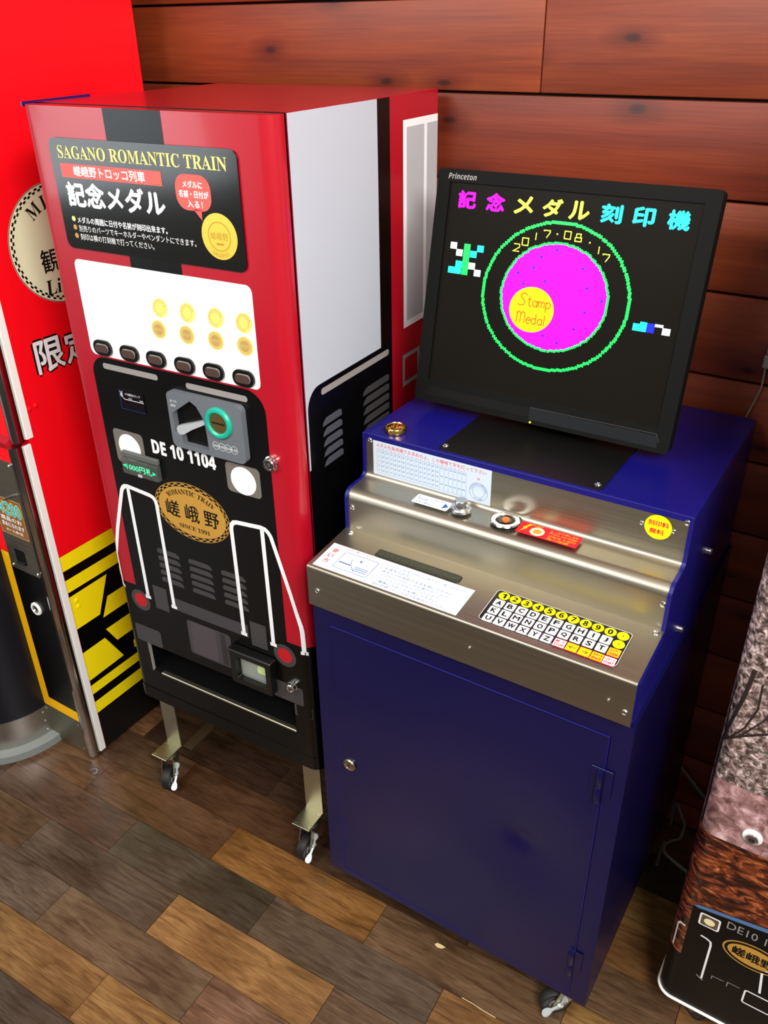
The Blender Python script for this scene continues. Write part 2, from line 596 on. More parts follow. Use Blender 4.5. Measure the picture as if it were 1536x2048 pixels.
class Pr(G):
    """flat print laid on a frame"""

    def __init__(self, frame, h=0.0003):
        super().__init__()
        self.f = frame
        self.h = h

    def poly(self, pts, m, lay=0, holes=()):
        return self.polyh([pts, *holes], self.f, self.h + lay * 0.00015, m)

    def rect(self, u0, v0, u1, v1, m, lay=0, r=0.0, seg=5):
        return self.poly(rrect(min(u0, u1), min(v0, v1), max(u0, u1), max(v0, v1), r, seg), m, lay)

    def disc(self, cx_, cy_, rx, m, lay=0, ry=None, n=32):
        return self.poly(ell(cx_, cy_, rx, ry, n), m, lay)

    def ring(self, cx_, cy_, rx, w, m, lay=0, ry=None, n=48):
        ry = ry or rx
        o, i = ell(cx_, cy_, rx, ry, n), ell(cx_, cy_, rx - w, ry - w, n)
        for k in range(n):
            j = (k + 1) % n
            self.quad(o[k], o[j], i[j], i[k], m, lay)
        return self

    def quad(self, a, b, c, d, m, lay=0):
        h = self.h + lay * 0.00015
        self.bm.faces.new([self.bm.verts.new(self.f(p[0], p[1], h)) for p in (a, b, c, d)])
        self.done(m)
        return self

    def stroke(self, pts, w, m, lay=0, closed=False, sub=1):
        P = []
        n = len(pts)
        for i in range(n if closed else n - 1):
            a, b = Vector(pts[i]), Vector(pts[(i + 1) % n])
            for k in range(sub):
                P.append(a.lerp(b, k / sub))
        if not closed:
            P.append(Vector(pts[-1]))
        n = len(P)
        L_, R_ = [], []
        for i in range(n):
            if closed:
                d0, d1 = (P[i] - P[i - 1]), (P[(i + 1) % n] - P[i])
            else:
                d0 = P[i] - P[i - 1] if i else P[1] - P[0]
                d1 = P[i + 1] - P[i] if i < n - 1 else P[i] - P[i - 1]
            if d0.length < 1e-9: d0 = d1
            if d1.length < 1e-9: d1 = d0
            d0, d1 = d0.normalized(), d1.normalized()
            t = (d0 + d1)
            t = t.normalized() if t.length > 1e-6 else d0
            nn = Vector((-t.y, t.x))
            c = max(0.35, nn.dot(Vector((-d0.y, d0.x))))
            L_.append(P[i] + nn * (w / 2 / c))
            R_.append(P[i] - nn * (w / 2 / c))
        for i in range(n if closed else n - 1):
            j = (i + 1) % n
            self.quad(R_[i], R_[j], L_[j], L_[i], m, lay)
        return self

    def text(self, s, u0, v0, u1, v1, m, lay=1, bold=0.0, warp=None, keep=False, shear=0.0, top_drop=0.0, res=2, rot=0.0):
        """fit the words into the box u0..u1, v0..v1"""
        V, Fc = text_geo(s, res)
        xs, ys = [p[0] for p in V], [p[1] for p in V]
        x0, x1, y0, y1 = min(xs), max(xs), min(ys), max(ys)
        ku, kv = (u1 - u0) / max(x1 - x0, 1e-6), (v1 - v0) / max(y1 - y0, 1e-6)
        if keep:
            ku = kv = min(ku, kv)
        cu, cv = (u0 + u1) / 2, (v0 + v1) / 2
        hgt = (y1 - y0) * kv
        b = bold * (v1 - v0)
        shifts = [(0, 0)] if not bold else [(-b, 0), (b, 0), (0, b), (0, -b), (0, 0)]
        for q, (du, dv) in enumerate(shifts):
            h = self.h + lay * 0.00015 + q * 0.00001
            vs_ = []
            for x, y in V:
                pu = (x - (x0 + x1) / 2) * ku
                pv = (y - (y0 + y1) / 2) * kv
                pu += shear * pv
                if rot:
                    pu, pv = pu * math.cos(rot) - pv * math.sin(rot), pu * math.sin(rot) + pv * math.cos(rot)
                if warp:
                    U, W_ = warp(pu + du, pv + dv)
                else:
                    U, W_ = cu + pu + du, cv + pv + dv
                vs_.append(self.bm.verts.new(self.f(U, W_, h)))
            for fc in Fc:
                try:
                    self.bm.faces.new([vs_[k] for k in fc])
                except ValueError:
                    pass
        self.done(m)
        return self

    def build(self, name, parent=None, label=None, smooth=False, fix=False, loc=None):
        return super().build(name, parent, label, smooth, fix, loc)


def arc_warp(cx_, cy_, rx, ry, up=True):
    """bend a straight line of letters round an ellipse"""
    def w(u, v):
        t = u / rx
        if up:
            return cx_ + (rx + v) * math.sin(t), cy_ + (ry + v) * math.cos(t)
        return cx_ + (rx - v) * math.sin(t), cy_ - (ry - v) * math.cos(t)
    return w


def screw(name, frame, u, v, parent, r=0.0045, m=None, h=0.0):
    g = G()
    c = frame(u, v, h)
    ax = frame(u, v, h + 1) - frame(u, v, h)
    m = m or CHROME
    g.lathe([(r, -0.0005), (r, 0.0008), (r * 0.8, 0.0019), (r * 0.4, 0.0023), (r * 0.35, 0.0012), (0, 0.0012)], c, ax, m, 14)
    return g.build(name, parent)

# ================================================================== THE ROOM
# floor: half-offset short planks
FA = 0.036
fc, fs = math.cos(FA), math.sin(FA)
FO = Vector((0.25, -0.211, 0))
PW, PL = 0.102, 0.4035
g = G()
g.box(-2.4, 3.4, -3.4, 0.56, -0.05, -0.009, JOINT)
floor = g.build('floor', smooth=False)
tag(floor, 'brown wood plank floor laid in a half-offset pattern', None, kind='structure')
g = G()
g.box(-PL / 2 + 0.0006, PL / 2 - 0.0006, -PW / 2 + 0.0006, PW / 2 - 0.0006, -0.009, 0, FLOORW)
plank_me = g.mesh('plank')
TONES = ['#523e30', '#71533d', '#625343', '#906a45', '#5c4938', '#816043', '#4c4238', '#9c794c']
FIX = {(0, 0): '#a47c4e', (0, -1): '#655748', (0, -2): '#735a41', (1, -1): '#725f4a', (1, 0): '#846450', (1, -2): '#6e5f51',
       (2, -1): '#947349', (2, 0): '#9f7c4d', (2, 1): '#826451', (2, -2): '#715943', (3, -2): '#4b443c', (3, -1): '#52493f', (3, 0): '#866946',
       (-1, -1): '#544b3e', (-1, 0): '#6b5a4a', (-1, -2): '#624a3b', (-1, 1): '#906a42', (-2, 0): '#946a3b', (-2, -1): '#6f513b', (-2, 1): '#725943',
       (-3, -1): '#5e422f', (-3, 0): '#564130', (-3, -2): '#624b3b', (-4, -1): '#453329', (-4, 0): '#49372b', (-5, -1): '#4b3829',
       (-2, -2): '#74553b', (1, 1): '#77604a', (0, 1): '#765f4b', (-3, 1): '#715843'}
rnd = random.Random(3)
for r in range(-8, 13):
    yc = -PW / 2 - r * PW
    off = 0.005 if r % 2 == 0 else 0.190
    for k in range(-5, 6):
        xc = off + k * PL + PL / 2
        wx, wy = FO.x + fc * xc - fs * yc, FO.y + fs * xc + fc * yc
        if not (-1.75 < wx < 2.6 and -1.6 < wy < 0.60):
            continue
        tone = FIX.get((r, k)) or rnd.choice(TONES)
        o = obj('plank', plank_me, floor, (wx, wy, 0))
        o.rotation_euler = (0, 0, FA)
        o.color = lin(tone)

g = G()
g.box(-2.4, 3.4, -3.4, 0.64, 2.70, 2.76, mat('ceiling_white', '#d9d5cc', 0.8))
ceil = g.build('ceiling', smooth=False)
tag(ceil, 'plain off-white ceiling above the machines', None, kind='structure')

# back wall: horizontal stained boards
WY = 0.54
g = G()
g.box(-2.4, 3.4, WY + 0.012, WY + 0.10, -0.05, 2.75, mat('wall_groove_brown', '#1c0c06', 0.9))
wall = g.build('wall_back', smooth=False)
tag(wall, 'back wall of red-brown stained horizontal boards', None, kind='structure')
ZP = 0.1445
rnd = random.Random(11)
WT = ['#92401b', '#8c3b16', '#98451e', '#863516', '#94421c', '#8d3c18']
for r in range(-8, 11):
    z0, z1_ = 1.5135 - ZP * (r + 1), 1.5135 - ZP * r
    z0, z1_ = max(z0, 0.0), min(z1_, 2.70)
    if z1_ - z0 < 0.02:
        continue
    cuts = [-1.9, 0.64, 2.9] if r == -1 else [-1.9, -1.1 + 0.37 * (r % 4) - (0.6 if r % 4 > 1 else 0), 1.75 + 0.21 * (r % 3), 2.9]
    for a, b in zip(cuts, cuts[1:]):
        g = G()
        lx, lz = (b - a) / 2 - 0.0008, (z1_ - z0) / 2 - 0.0022
        g.box(-lx, lx, 0, 0.012, -lz, lz, WALLW, 0.0022, 2)
        o = g.build('wall_board', wall, loc=((a + b) / 2, WY, (z0 + z1_) / 2))
        o.color = lin(rnd.choice(WT))


# ================================================================== CASTER
def make_caster(parent, x, y, z_top, turn=0.0, lever=True, side=1):
    """swivel caster hanging from z_top to the floor"""
    h = z_top
    R = 0.030
    rot = Matrix.Rotation(turn, 4, 'Z')
    g = G()
    g.lathe([(0, 0), (0.019, 0), (0.021, -0.004), (0.021, -0.009), (0.017, -0.013), (0, -0.013)], (0, 0, h), (0, 0, 1), ZINC, 20)
    zf = h - 0.012
    for s in (-1, 1):
        g.prism([(-0.018, zf), (0.016, zf), (0.030, R + 0.006), (0.032, R - 0.008), (0.018, R - 0.010), (-0.018, zf - 0.014)],
                plane_frame((0, s * 0.0145, 0), (1, 0, 0), (0, 0, 1)), -0.001, 0.001, ZINC)
    g.box(-0.018, 0.016, -0.0155, 0.0155, zf - 0.003, zf, ZINC)
    c = g.build('caster', parent, 'steel swivel caster fork')
    c.location = (x, y, 0)
    c.rotation_euler = (0, 0, turn)
    g = G()
    g.lathe([(0, -0.011), (0.012, -0.0125), (0.014, -0.010), (0.024, -0.010), (R - 0.002, -0.0095), (R, -0.006), (R, 0.006), (R - 0.002, 0.0095), (0.024, 0.010), (0.014, 0.010), (0.012, 0.0125), (0, 0.011)],
            (0.022, 0, R), (0, 1, 0), RUBBER, 28, [CHROME, CHROME, GREYD2, RUBBER, RUBBER, RUBBER, RUBBER, RUBBER, GREYD2, CHROME, CHROME])
    g.build('wheel', c, 'black rubber wheel')
    if lever:
        g = G()
        yy = side * 0.019
        def paddle(L, w):
            return [(0, -0.0025), (L * 0.45, -0.0022), (L * 0.62, -w * 0.8), (L * 0.82, -w), (L * 0.95, -w * 0.7), (L, 0), (L * 0.95, w * 0.7), (L * 0.82, w), (L * 0.62, w * 0.8), (L * 0.45, 0.0022), (0, 0.0025)]
        pv = (0.018, yy, R + 0.010)
        g.prism(paddle(0.040, 0.0075), plane_frame(pv, (0.80, 0, -0.60), (0, 1, 0)), -0.0016, 0.0016, LEVERG)
        g.prism(paddle(0.030, 0.0070), plane_frame(pv, (-0.35, 0, 0.94), (0, 1, 0)), -0.0016, 0.0016, LEVERG)
        g.box(0.012, 0.024, yy - 0.0035, yy + 0.0035, R + 0.006, R + 0.014, LEVERG, 0.002, 1)
        g.build('brake_lever', c, 'pale grey brake lever')
    return c


# ================================================================== MEDAL VENDING MACHINE
VA = 0.044
V = thing('medal_vending_machine', 'red, black and pale grey medal vending machine on legs with casters', 'vending machine', (0, 0, 0), VA)
XL, XR, RC = -0.018, 0.4824, 0.025
ZB, ZT, YD, YB = 0.2873, 1.5193, 0.026, 0.4895


def vmap(u, v, h=0.0):
    """door face that rolls round both vertical edges"""
    if u < XL + RC:
        t = (XL + RC - u) / RC
        return Vector((XL + RC - (RC + h) * math.sin(t), RC - (RC + h) * math.cos(t), v))
    if u > XR - RC:
        t = (u - XR + RC) / RC
        return Vector((XR - RC + (RC + h) * math.sin(t), RC - (RC + h) * math.cos(t), v))
    return Vector((u, -h, v))


ZS = 0.607
WIN = (0.0405, 1.1155, 0.4205, 1.2845)
SLOT = (0.0405, 0.3765, 0.4300, 0.4535)
g = G()
FL, FR = XL + RC, XR - RC
g.polyh([rrect(FL, ZS, FR, ZT), rrect(*WIN, 0.012)], vmap, 0, RED)
g.polyh([rrect(FL, ZB, FR, ZS), rrect(*SLOT)], vmap, 0, BLACK)
NA = 8
for u0, sgn in ((FL, -1), (FR, 1)):
    for k in range(NA):
        a, b = u0 + sgn * RC * PI / 2 * k / NA, u0 + sgn * RC * PI / 2 * (k + 1) / NA
        for z0, z1_, m in ((ZS, ZT, RED), (ZB, ZS, BLACK)):
            g.face([vmap(a, z0), vmap(b, z0), vmap(b, z1_), vmap(a, z1_)], m)
    xx = XL if sgn < 0 else XR
    for z0, z1_, m in ((ZS, ZT, RED), (ZB, ZS, BLACK)):
        g.face([(xx, RC, z0), (xx, YD + 0.001, z0), (xx, YD + 0.001, z1_), (xx, RC, z1_)], m)
outl = [vmap(FL - RC * PI / 2 * (NA - k) / NA, 0) for k in range(NA)] + [vmap(FL, 0), vmap(FR, 0)] + [vmap(FR + RC * PI / 2 * (k + 1) / NA, 0) for k in range(NA)]
plan = [(p.x, p.y) for p in outl]
capp = plan + [(XR, YD + 0.001), (XL, YD + 0.001)]
top = plane_frame((0, 0, 0), (1, 0, 0), (0, 1, 0))
g.polyh([capp], top, ZT, RED)
g.polyh([capp], top, ZB, BLACK, True)
bmesh.ops.remove_doubles(g.bm, verts=g.bm.verts, dist=1e-5)
g.build('door', V, 'red and black front door')

# body
g = G()
SH = [(YD + 0.004, ZB), (YB, ZB), (YB, ZT + 0.001), (YD + 0.004, ZT + 0.001)]
side = plane_frame((XR - 0.001, 0, 0), (0, 1, 0), (0, 0, 1))
bx0, bx1, by0 = XL + 0.003, XR - 0.001, YD + 0.006
vb = lambda u, v, h=0.0: Vector((u, by0 - h, v))
g.polyh([rrect(bx0, ZB, bx1, ZT + 0.001), rrect(SLOT[0] - 0.001, SLOT[1] - 0.002, SLOT[2] + 0.001, SLOT[3] + 0.001)], vb, 0, BLACK)
for q, m in (([(bx0, by0, ZT + .001), (bx1, by0, ZT + .001), (bx1, YB, ZT + .001), (bx0, YB, ZT + .001)], RED), ([(bx1, by0, ZB), (bx1, YB, ZB), (bx1, YB, ZT + .001), (bx1, by0, ZT + .001)], RED),
             ([(bx0, by0, ZB), (bx0, by0, ZT + .001), (bx0, YB, ZT + .001), (bx0, YB, ZB)], RED), ([(bx0, YB, ZB), (bx0, YB, ZT + .001), (bx1, YB, ZT + .001), (bx1, YB, ZB)], RED),
             ([(bx0, by0, ZB), (bx0, YB, ZB), (bx1, YB, ZB), (bx1, by0, ZB)], BLACK)):
    g.face(q, m)
g.build('body', V, 'red top of the machine body', smooth=False, fix=False)
p = Pr(side, 0.0006)
p.rect(0.033, ZB + 0.001, 0.3165, ZT, BLACK)
arcp = [(0.0335, ZT), (0.0335, 0.9700), (0.0375, 0.9700), (0.0385, 1.0746)]
for k in range(1, 8):
    t = PI - PI / 2 * k / 7
    arcp.append((0.0385 + 0.036 + 0.036 * math.cos(t), 1.0746 + 0.037 * math.sin(t)))
arcp += [(0.276, 1.1122), (0.276, ZT)]
p.poly(arcp[::-1], PALE, 1)
p.rect(0.361, 1.123, YB - 0.0005, 1.481, WHITE, 1)
p.rect(0.3735, 1.1352, 0.4375, 1.4692, GREYW, 2)
p.rect(0.4486, 1.1352, YB - 0.0006, 1.4692, GREYW, 2)
p.stroke([(0.361, 1.0112), (0.4205, 1.0112), (0.4205, 1.0668), (0.361, 1.0668)], 0.0085, GREYBAR, 1, True)
p.rect(0.079, 1.0905, 0.304, 1.1022, GREYBAR, 1, 0.0055)
for k in range(5):
    z = 1.0475 - 0.0189 * k
    p.poly([(0.0776, z - 0.0135), (0.138, z - 0.0135), (0.138, z - 0.004), (0.131, z), (0.090, z), (0.081, z - 0.006)], GREYL, 1)
    z = 1.0545 - 0.0187 * k
    p.poly([(0.2085, z - 0.0135), (0.303, z - 0.0135), (0.304, z - 0.004), (0.297, z), (0.222, z), (0.212, z - 0.006)], GREYD, 1)
p.build('side_livery', V, 'printed train livery on the right side')

# front graphics
p = Pr(vmap)
for u0, v0, u1, v1 in ((0.167, 1.474, 0.283, ZT), (0.175, 1.2845, 0.285, 1.305)):
    p = Pr(vmap)
    p.rect(u0, v0, u1, v1, BLACK)
    p.build('black_stripe_print', V)
p = Pr(vmap)
bp = [(0.0365, ZS), (0.426, ZS)]
for k in range(9):
    t = PI / 2 * k / 8
    bp.append((0.426 - 0.040 + 0.040 * math.cos(t), 1.073 + 0.040 * math.sin(t)))
for k in range(9):
    t = PI / 2 + PI / 2 * k / 8
    bp.append((0.0365 + 0.034 + 0.034 * math.cos(t), 1.079 + 0.034 * math.sin(t)))
p.poly(bp, BLACK)
p.build('train_front_livery', V, 'printed black train front')
for u0, v0 in ((0.0640, 1.0915), (0.2590, 1.0895)):
    p = Pr(vmap)
    p.rect(u0, v0, u0 + 0.1315, v0 + 0.011, GREYBAR, 1, 0.005)
    p.build('grey_bar_print', V)
for u0, u1 in ((0.0865, 0.1240), (0.3387, 0.3775)):
    p = Pr(vmap)
    p.rect(u0, 0.5660, u1, 0.6252, GREYD, 1)
    p.build('buffer_print', V)
for u0 in (0.1191, 0.2008, 0.2825):
    p = Pr(vmap)
    for k in range(5):
        z = 0.7262 - 0.0172 * k
        p.poly([(u0, z - 0.0115), (u0 + 0.0585, z - 0.0115), (u0 + 0.0575, z - 0.005), (u0 + 0.050, z), (u0 + 0.004, z), (u0, z - 0.004)], GREYD, 1)
    p.build('louvre_print', V)
p = Pr(vmap)
# buffer beam, coupler and boxes
p.rect(0.1345, 0.5805, 0.3325, 0.6110, GREYD, 1)
p.rect(0.1685, 0.4790, 0.2832, 0.5665, GREYD, 1, 0.008)
p.rect(0.1770, 0.4830, 0.2450, 0.5650, mat('coupler_grey_print', '#474145', 0.35), 2, 0.006)
p.rect(0.2560, 0.4830, 0.2690, 0.5640, GREYD2, 2, 0.002)
p.rect(0.0100, 0.4540, 0.0845, 0.5000, GREYD, 1, 0.006)
p.rect(-0.0130, 0.4250, 0.0385, 0.4560, GREYD, 1)
p.rect(0.3800, 0.4545, 0.4545, 0.5000, GREYD, 1, 0.006)
p.rect(0.4310, 0.4245, 0.4720, 0.4540, GREYD, 1, 0.004)
p.build('buffer_beam_print', V, 'dark grey printed buffer beam and coupler')
for uc in (0.0440, 0.4184):
    p = Pr(vmap)
    p.disc(uc, 0.5705, 0.0265, GREYD, 2)
    p.disc(uc, 0.5712, 0.0170, CRIMSON, 3)
    p.build('tail_lamp_print', V, 'printed red tail lamp')
for uc, v0, v1, vc in ((0.0947, 0.9035, 0.9740, 0.9400), (0.3630, 0.9100, 0.9685, 0.9372)):
    p = Pr(vmap)
    p.rect(uc - 0.0375, v0, uc + 0.0375, v1, LAMPG, 1, 0.009)
    p.disc(uc, vc, 0.0278, WHITE, 2, 0.0274)
    p.build('head_lamp_print', V, 'printed white head lamp')


def rail(uc, mirror):
    s = -1 if mirror else 1
    p = Pr(vmap)
    m = lambda u: 0.2312 + s * (u - 0.2312)
    out = [(0.3220, 0.590)]
    out += [(0.3222, 0.830), (0.3240, 0.838), (0.3290, 0.8440), (0.3370, 0.8465), (0.3920, 0.8515), (0.4010, 0.8500), (0.4070, 0.8455), (0.4120, 0.8380)]
    if mirror:
        out += [(0.4450, 0.7440), (0.4655, 0.6760), (0.4660, 0.6480), (0.4665, 0.592)]
    else:
        out += [(0.4450, 0.7240), (0.4625, 0.6560), (0.4640, 0.6440), (0.4650, 0.596)]
    p.stroke([(m(u), z) for u, z in out], 0.0088, WHITE, 5, sub=2)
    p.stroke([(m(0.3935), 0.848), (m(0.3935), 0.590)], 0.0088, WHITE, 5)
    for u, z in ((0.3220, 0.587), (0.3935, 0.588), (0.4653, 0.593)):
        p.rect(m(u) - 0.0075, z - 0.004, m(u) + 0.0075, z + 0.004, WHITE, 5)
    p.build('handrail_print', V, 'white printed handrail')


rail(0, False)
rail(0, True)
p = Pr(vmap)
p.text(sans('DE 10 1104'), 0.1543, 0.9440, 0.3035, 0.9710, WHITE, 2, 0.03)
p.build('number_lettering', V, 'white number DE10 1104')

# oval emblem
p = Pr(vmap, 0.0007)
EC = (0.2290, 0.8365)
p.disc(*EC, 0.0905, GOLDP, 0, 0.0612, 56)
p.ring(*EC, 0.0893, 0.0078, BLACK, 1, 0.0600, 56)
for row in range(2):
    n = 60
    rx0, ry0 = 0.0885 - row * 0.0031, 0.0592 - row * 0.0031
    for k in range(n):
        if (k + row) % 2:
            continue
        a, b = 2 * PI * k / n, 2 * PI * (k + 1) / n
        P = lambda t, d: (EC[0] + (rx0 - d) * math.cos(t), EC[1] + (ry0 - d) * math.sin(t))
        p.quad(P(a, 0.0028), P(b, 0.0028), P(b, 0), P(a, 0), GOLDP, 2)


def ew(u, v):
    t = u / 0.0690
    return EC[0] + (0.0690 + v) * math.sin(t), EC[1] + (0.0415 + v) * math.cos(t)


p.text(serif('ROMANTIC TRAIN'), -0.065, -0.0055, 0.065, 0.0055, INKBLK, 2, warp=ew)
p.text('嵯 峨 野', 0.1655, 0.8165, 0.2935, 0.8520, INKBLK, 2, 0.012)
p.text(serif('SINCE 1991'), 0.1930, 0.7965, 0.2680, 0.8060, INKBLK, 2)
p.build('oval_emblem', V, 'gold oval emblem with a chequered black rim')

# header panel
hp = plane_frame((0, -0.0005, 0), (1, 0, 0), (0, 0, 1))
g = G()
g.prism(rrect(0.0392, 1.3035, 0.4178, 1.4745, 0.013), hp, 0, 0.0025, HEADER)
hd = g.build('header_panel', V, 'glossy black header panel')
p = Pr(hp, 0.0028)
p.text(serif('SAGANO ROMANTIC TRAIN'), 0.0570, 1.4445, 0.3990, 1.4635, GOLDTXT, 1)
p.rect(0.0572, 1.4160, 0.2712, 1.4370, SALMON)
p.text('嵯峨野トロッコ列車', 0.0860, 1.4190, 0.2380, 1.4345, WHITE, 1, 0.02)
p.text('記念メダル', 0.0620, 1.3730, 0.2705, 1.4090, WHITE, 1, 0.045)
for v_, s, u1, mb in ((1.3510, 'メダルの周囲に日付や名前が刻印出来ます。', 0.2690, 0.02), (1.3375, '別売りのパーツでキーホルダーやペンダントにできます。', 0.3245, 0), (1.3240, '刻印は横の打刻機で打ってください。', 0.2365, 0)):
    p.text(s, 0.0735, v_ - 0.0052, u1, v_ + 0.0052, WHITE, 1, mb)
    p.disc(0.0650, v_ + 0.001, 0.0042, GOLDTXT if mb else GOLDP, 1)
p.rect(0.2965, 1.3855, 0.3640, 1.4365, SALMON, 0, 0.020, 6)
p.poly([(0.3270, 1.3880), (0.3430, 1.3880), (0.3420, 1.3725)], SALMON, 0)
p.text('メダルに', 0.3120, 1.4175, 0.3490, 1.4275, WHITE, 1, 0.03)
p.text('名前・日付が', 0.3025, 1.4040, 0.3590, 1.4140, WHITE, 1, 0.03)
p.text('入る！', 0.3170, 1.3900, 0.3460, 1.4000, WHITE, 1, 0.03)
p.build('lettering', hd, 'gold and white header lettering')
p = Pr(hp, 0.0030)
MC = (0.3718, 1.3521)
p.disc(*MC, 0.0338, COINGOLD, 0, n=48)
p.ring(*MC, 0.0215, 0.0010, COINDK, 1)
for k in range(40):
    t = 2 * PI * k / 40
    p.disc(MC[0] + 0.0205 * math.cos(t), MC[1] + 0.0205 * math.sin(t), 0.0008, COINDK, 2, n=6)
p.text('嵯峨野', MC[0] - 0.0165, MC[1] - 0.005, MC[0] + 0.0165, MC[1] + 0.006, COINDK, 1)
p.text('SAGANO', -0.016, -0.003, 0.016, 0.003, COINDK, 1, warp=arc_warp(*MC, 0.0275, 0.0275, False))
p.rect(MC[0] - 0.007, MC[1] - 0.0125, MC[0] + 0.007, MC[1] - 0.0095, COINDK, 1)
p.build('medal_print', hd, 'printed gold medal')

# sample window
g = G()
wl = rrect(*WIN, 0.012)
ZW = 1.1500
inl = rrect(WIN[0] + 0.002, ZW, WIN[2] - 0.002, WIN[3] - 0.002, 0.010)
n = len(wl)
g.polyh([wl, inl], vmap, -0.0006, WHITEP)
for lp in (inl,):
    n = len(lp)
    for i in range(n):
        a, b = lp[i], lp[(i + 1) % n]
        g.face([vmap(*a, -0.0006), vmap(*b, -0.0006), vmap(*b, -0.026), vmap(*a, -0.026)], WHITEP)
dw = g.build('sample_window', V, 'white frame of the lit sample window', fix=False)
g = G()
g.polyh([rrect(WIN[0], ZW - 0.002, WIN[2], WIN[3])], vmap, -0.0258, BACKLIT)
g.build('backlit_board', dw, 'glowing white backboard', fix=False)
cf = plane_frame((0, 0, 0), (1, 0, 0), (0, 0, 1))
pr = Pr(cf, 0.0022)
pr.prism(ell(0, 0, 0.0160, n=28), cf, 0, 0.002, COINGOLD)
pr.ring(0, 0, 0.0125, 0.0008, COINDK, 0, n=28)
pr.disc(0, 0.0, 0.0098, COINDK, 0, n=20)
pr.text('嵯峨野', -0.0085, -0.0025, 0.0085, 0.003, COINGOLD, 1)
medA = pr.mesh('sample_medal', False, False)
pr = Pr(cf, 0.0022)
pr.prism(ell(0, 0, 0.0165, n=28), cf, 0, 0.002, COINGOLD)
pr.ring(0, 0, 0.0105, 0.0007, COINDK, 0, n=28)
for k in range(13):
    t = 2 * PI * k / 17 + 0.4
    pr.rect(0.0130 * math.cos(t) - 0.0010, 0.0130 * math.sin(t) - 0.0014, 0.0130 * math.cos(t) + 0.0010, 0.0130 * math.sin(t) + 0.0014, COINDK, 0)
medB = pr.mesh('sample_medal', False, False)
for u, uu in zip((0.2356, 0.2958, 0.3556, 0.4130), (0.2208, 0.2826, 0.3439, 0.4035)):
    o = obj('sample_medal', medB, dw, (u - 0.0330, 0.0238, 1.2325 - 0.018))
    o.rotation_euler = (-0.1, 0, 0)
    o = obj('sample_medal', medA, dw, (uu - 0.0155, 0.0115, 1.1885 - 0.007))
bf = plane_frame((0, 0.0256, 0), (1, 0, 0), (0, 0, 1))
for uc, vc in ((0.067, 1.170), (0.124, 1.170)):
    p = Pr(bf)
    p.ring(uc, vc, 0.017, 0.0006, STRAW, 0, n=32)
    p.build('ring_print', dw)
for u in (0.19, 0.25, 0.31, 0.375):
    p = Pr(bf)
    p.text('500円', u - 0.008, 1.158, u + 0.010, 1.1625, INKN, 0)
    p.build('price_print', dw)
g = G()
g.polyh([rrect(WIN[0] + 0.001, ZW - 0.001, WIN[2] - 0.001, WIN[3] - 0.001, 0.010)], vmap, -0.0012, GLASS)
g.build('pane', dw, fix=False)

# push buttons
gb = G()
gb.prism(rrect(-0.0215, -0.0140, 0.0215, 0.0140, 0.0135, 6), cf, 0, 0.004, BTNBLK)
gb.prism(rrect(-0.0150, -0.0078, 0.0150, 0.0078, 0.0074, 6), cf, 0.004, 0.0050, BTNRIM)
gb.prism(rrect(-0.0140, -0.0068, 0.0140, 0.0068, 0.0064, 6), cf, 0.005, 0.0075, BTNBRN)
bme = gb.mesh('push_button')
for u in (0.0740, 0.1381, 0.2004, 0.2640, 0.3262, 0.3885):
    obj('push_button', bme, V, (u, 0.0004, 1.1318))

# change-lamp display
g = G()
g.prism(rrect(0.0950, 1.0208, 0.1535, 1.0590), hp, 0, 0.0015, DISPLAY)
dp = g.build('change_display', V, 'dark change display')
p = Pr(hp, 0.0017)
p.stroke([(0.1020, 1.0460), (0.1060, 1.0410), (0.1530, 1.0410)], 0.0011, WHITE)
p.text('¥', 0.0970, 1.0440, 0.1040, 1.0560, WHITE)
p.text('つり銭切れランプ', 0.1085, 1.0490, 0.1460, 1.0540, WHITE)
p.text('100', 0.1170, 1.0430, 0.1250, 1.0455, WHITE)
p.text('500', 0.1440, 1.0430, 0.1520, 1.0455, WHITE)
p.stroke([(0.0955, 1.0212), (0.0955, 1.0586)], 0.0007, INKB)
p.stroke([(0.0955, 1.0212), (0.1530, 1.0212)], 0.0005, INKB)
p.build('lettering', dp)

# coin panel
g = G()
op = rrect(0.2215, 0.9785, 0.3840, 1.0840, 0.011)
cav = [(0.2300, 1.0070), (0.2440, 1.0020), (0.2455, 0.9870), (0.3040, 0.9870), (0.3035, 1.0150), (0.3013, 1.0428), (0.2872, 1.0660), (0.2738, 1.0735), (0.2297, 1.0430)]
g.polyh([op, cav], hp, 0.012, GPLAST)
n = len(op)
for i in range(n):
    a, b = op[i], op[(i + 1) % n]
    g.face([hp(*a, 0), hp(*b, 0), hp(*b, 0.012), hp(*a, 0.012)], GPLAST)
n = len(cav)
for i in range(n):
    a, b = cav[i], cav[(i + 1) % n]
    g.face([hp(*a, 0.012), hp(*b, 0.012), hp(*b, -0.014), hp(*a, -0.014)], GPLAST)
g.polyh([cav], hp, -0.014, GPLASTLIFT)
cpn = g.build('coin_panel', V, 'grey plastic coin panel', fix=False)
g = G()
g.prism([(0.2335, 1.0075), (0.2385, 1.0030), (0.2480, 1.0050), (0.2680, 1.0180), (0.3000, 1.0345), (0.3005, 1.0425), (0.2650, 1.0290), (0.2360, 1.0190), (0.2325, 1.0130)], hp, 0.000, 0.010, GPLASTL)
g.build('return_lever', cpn, 'pale grey coin return lever')
g = G()
cc = hp(0.3338, 1.0457, 0.012)
g.lathe([(0.0185, 0.0), (0.0185, 0.003), (0.0215, 0.0055), (0.0260, 0.0050), (0.0282, 0.0025), (0.0285, 0)], cc, (0, -1, 0), TEAL, 36)
g.build('coin_ring', cpn, 'teal ring round the coin slot')
g = G()
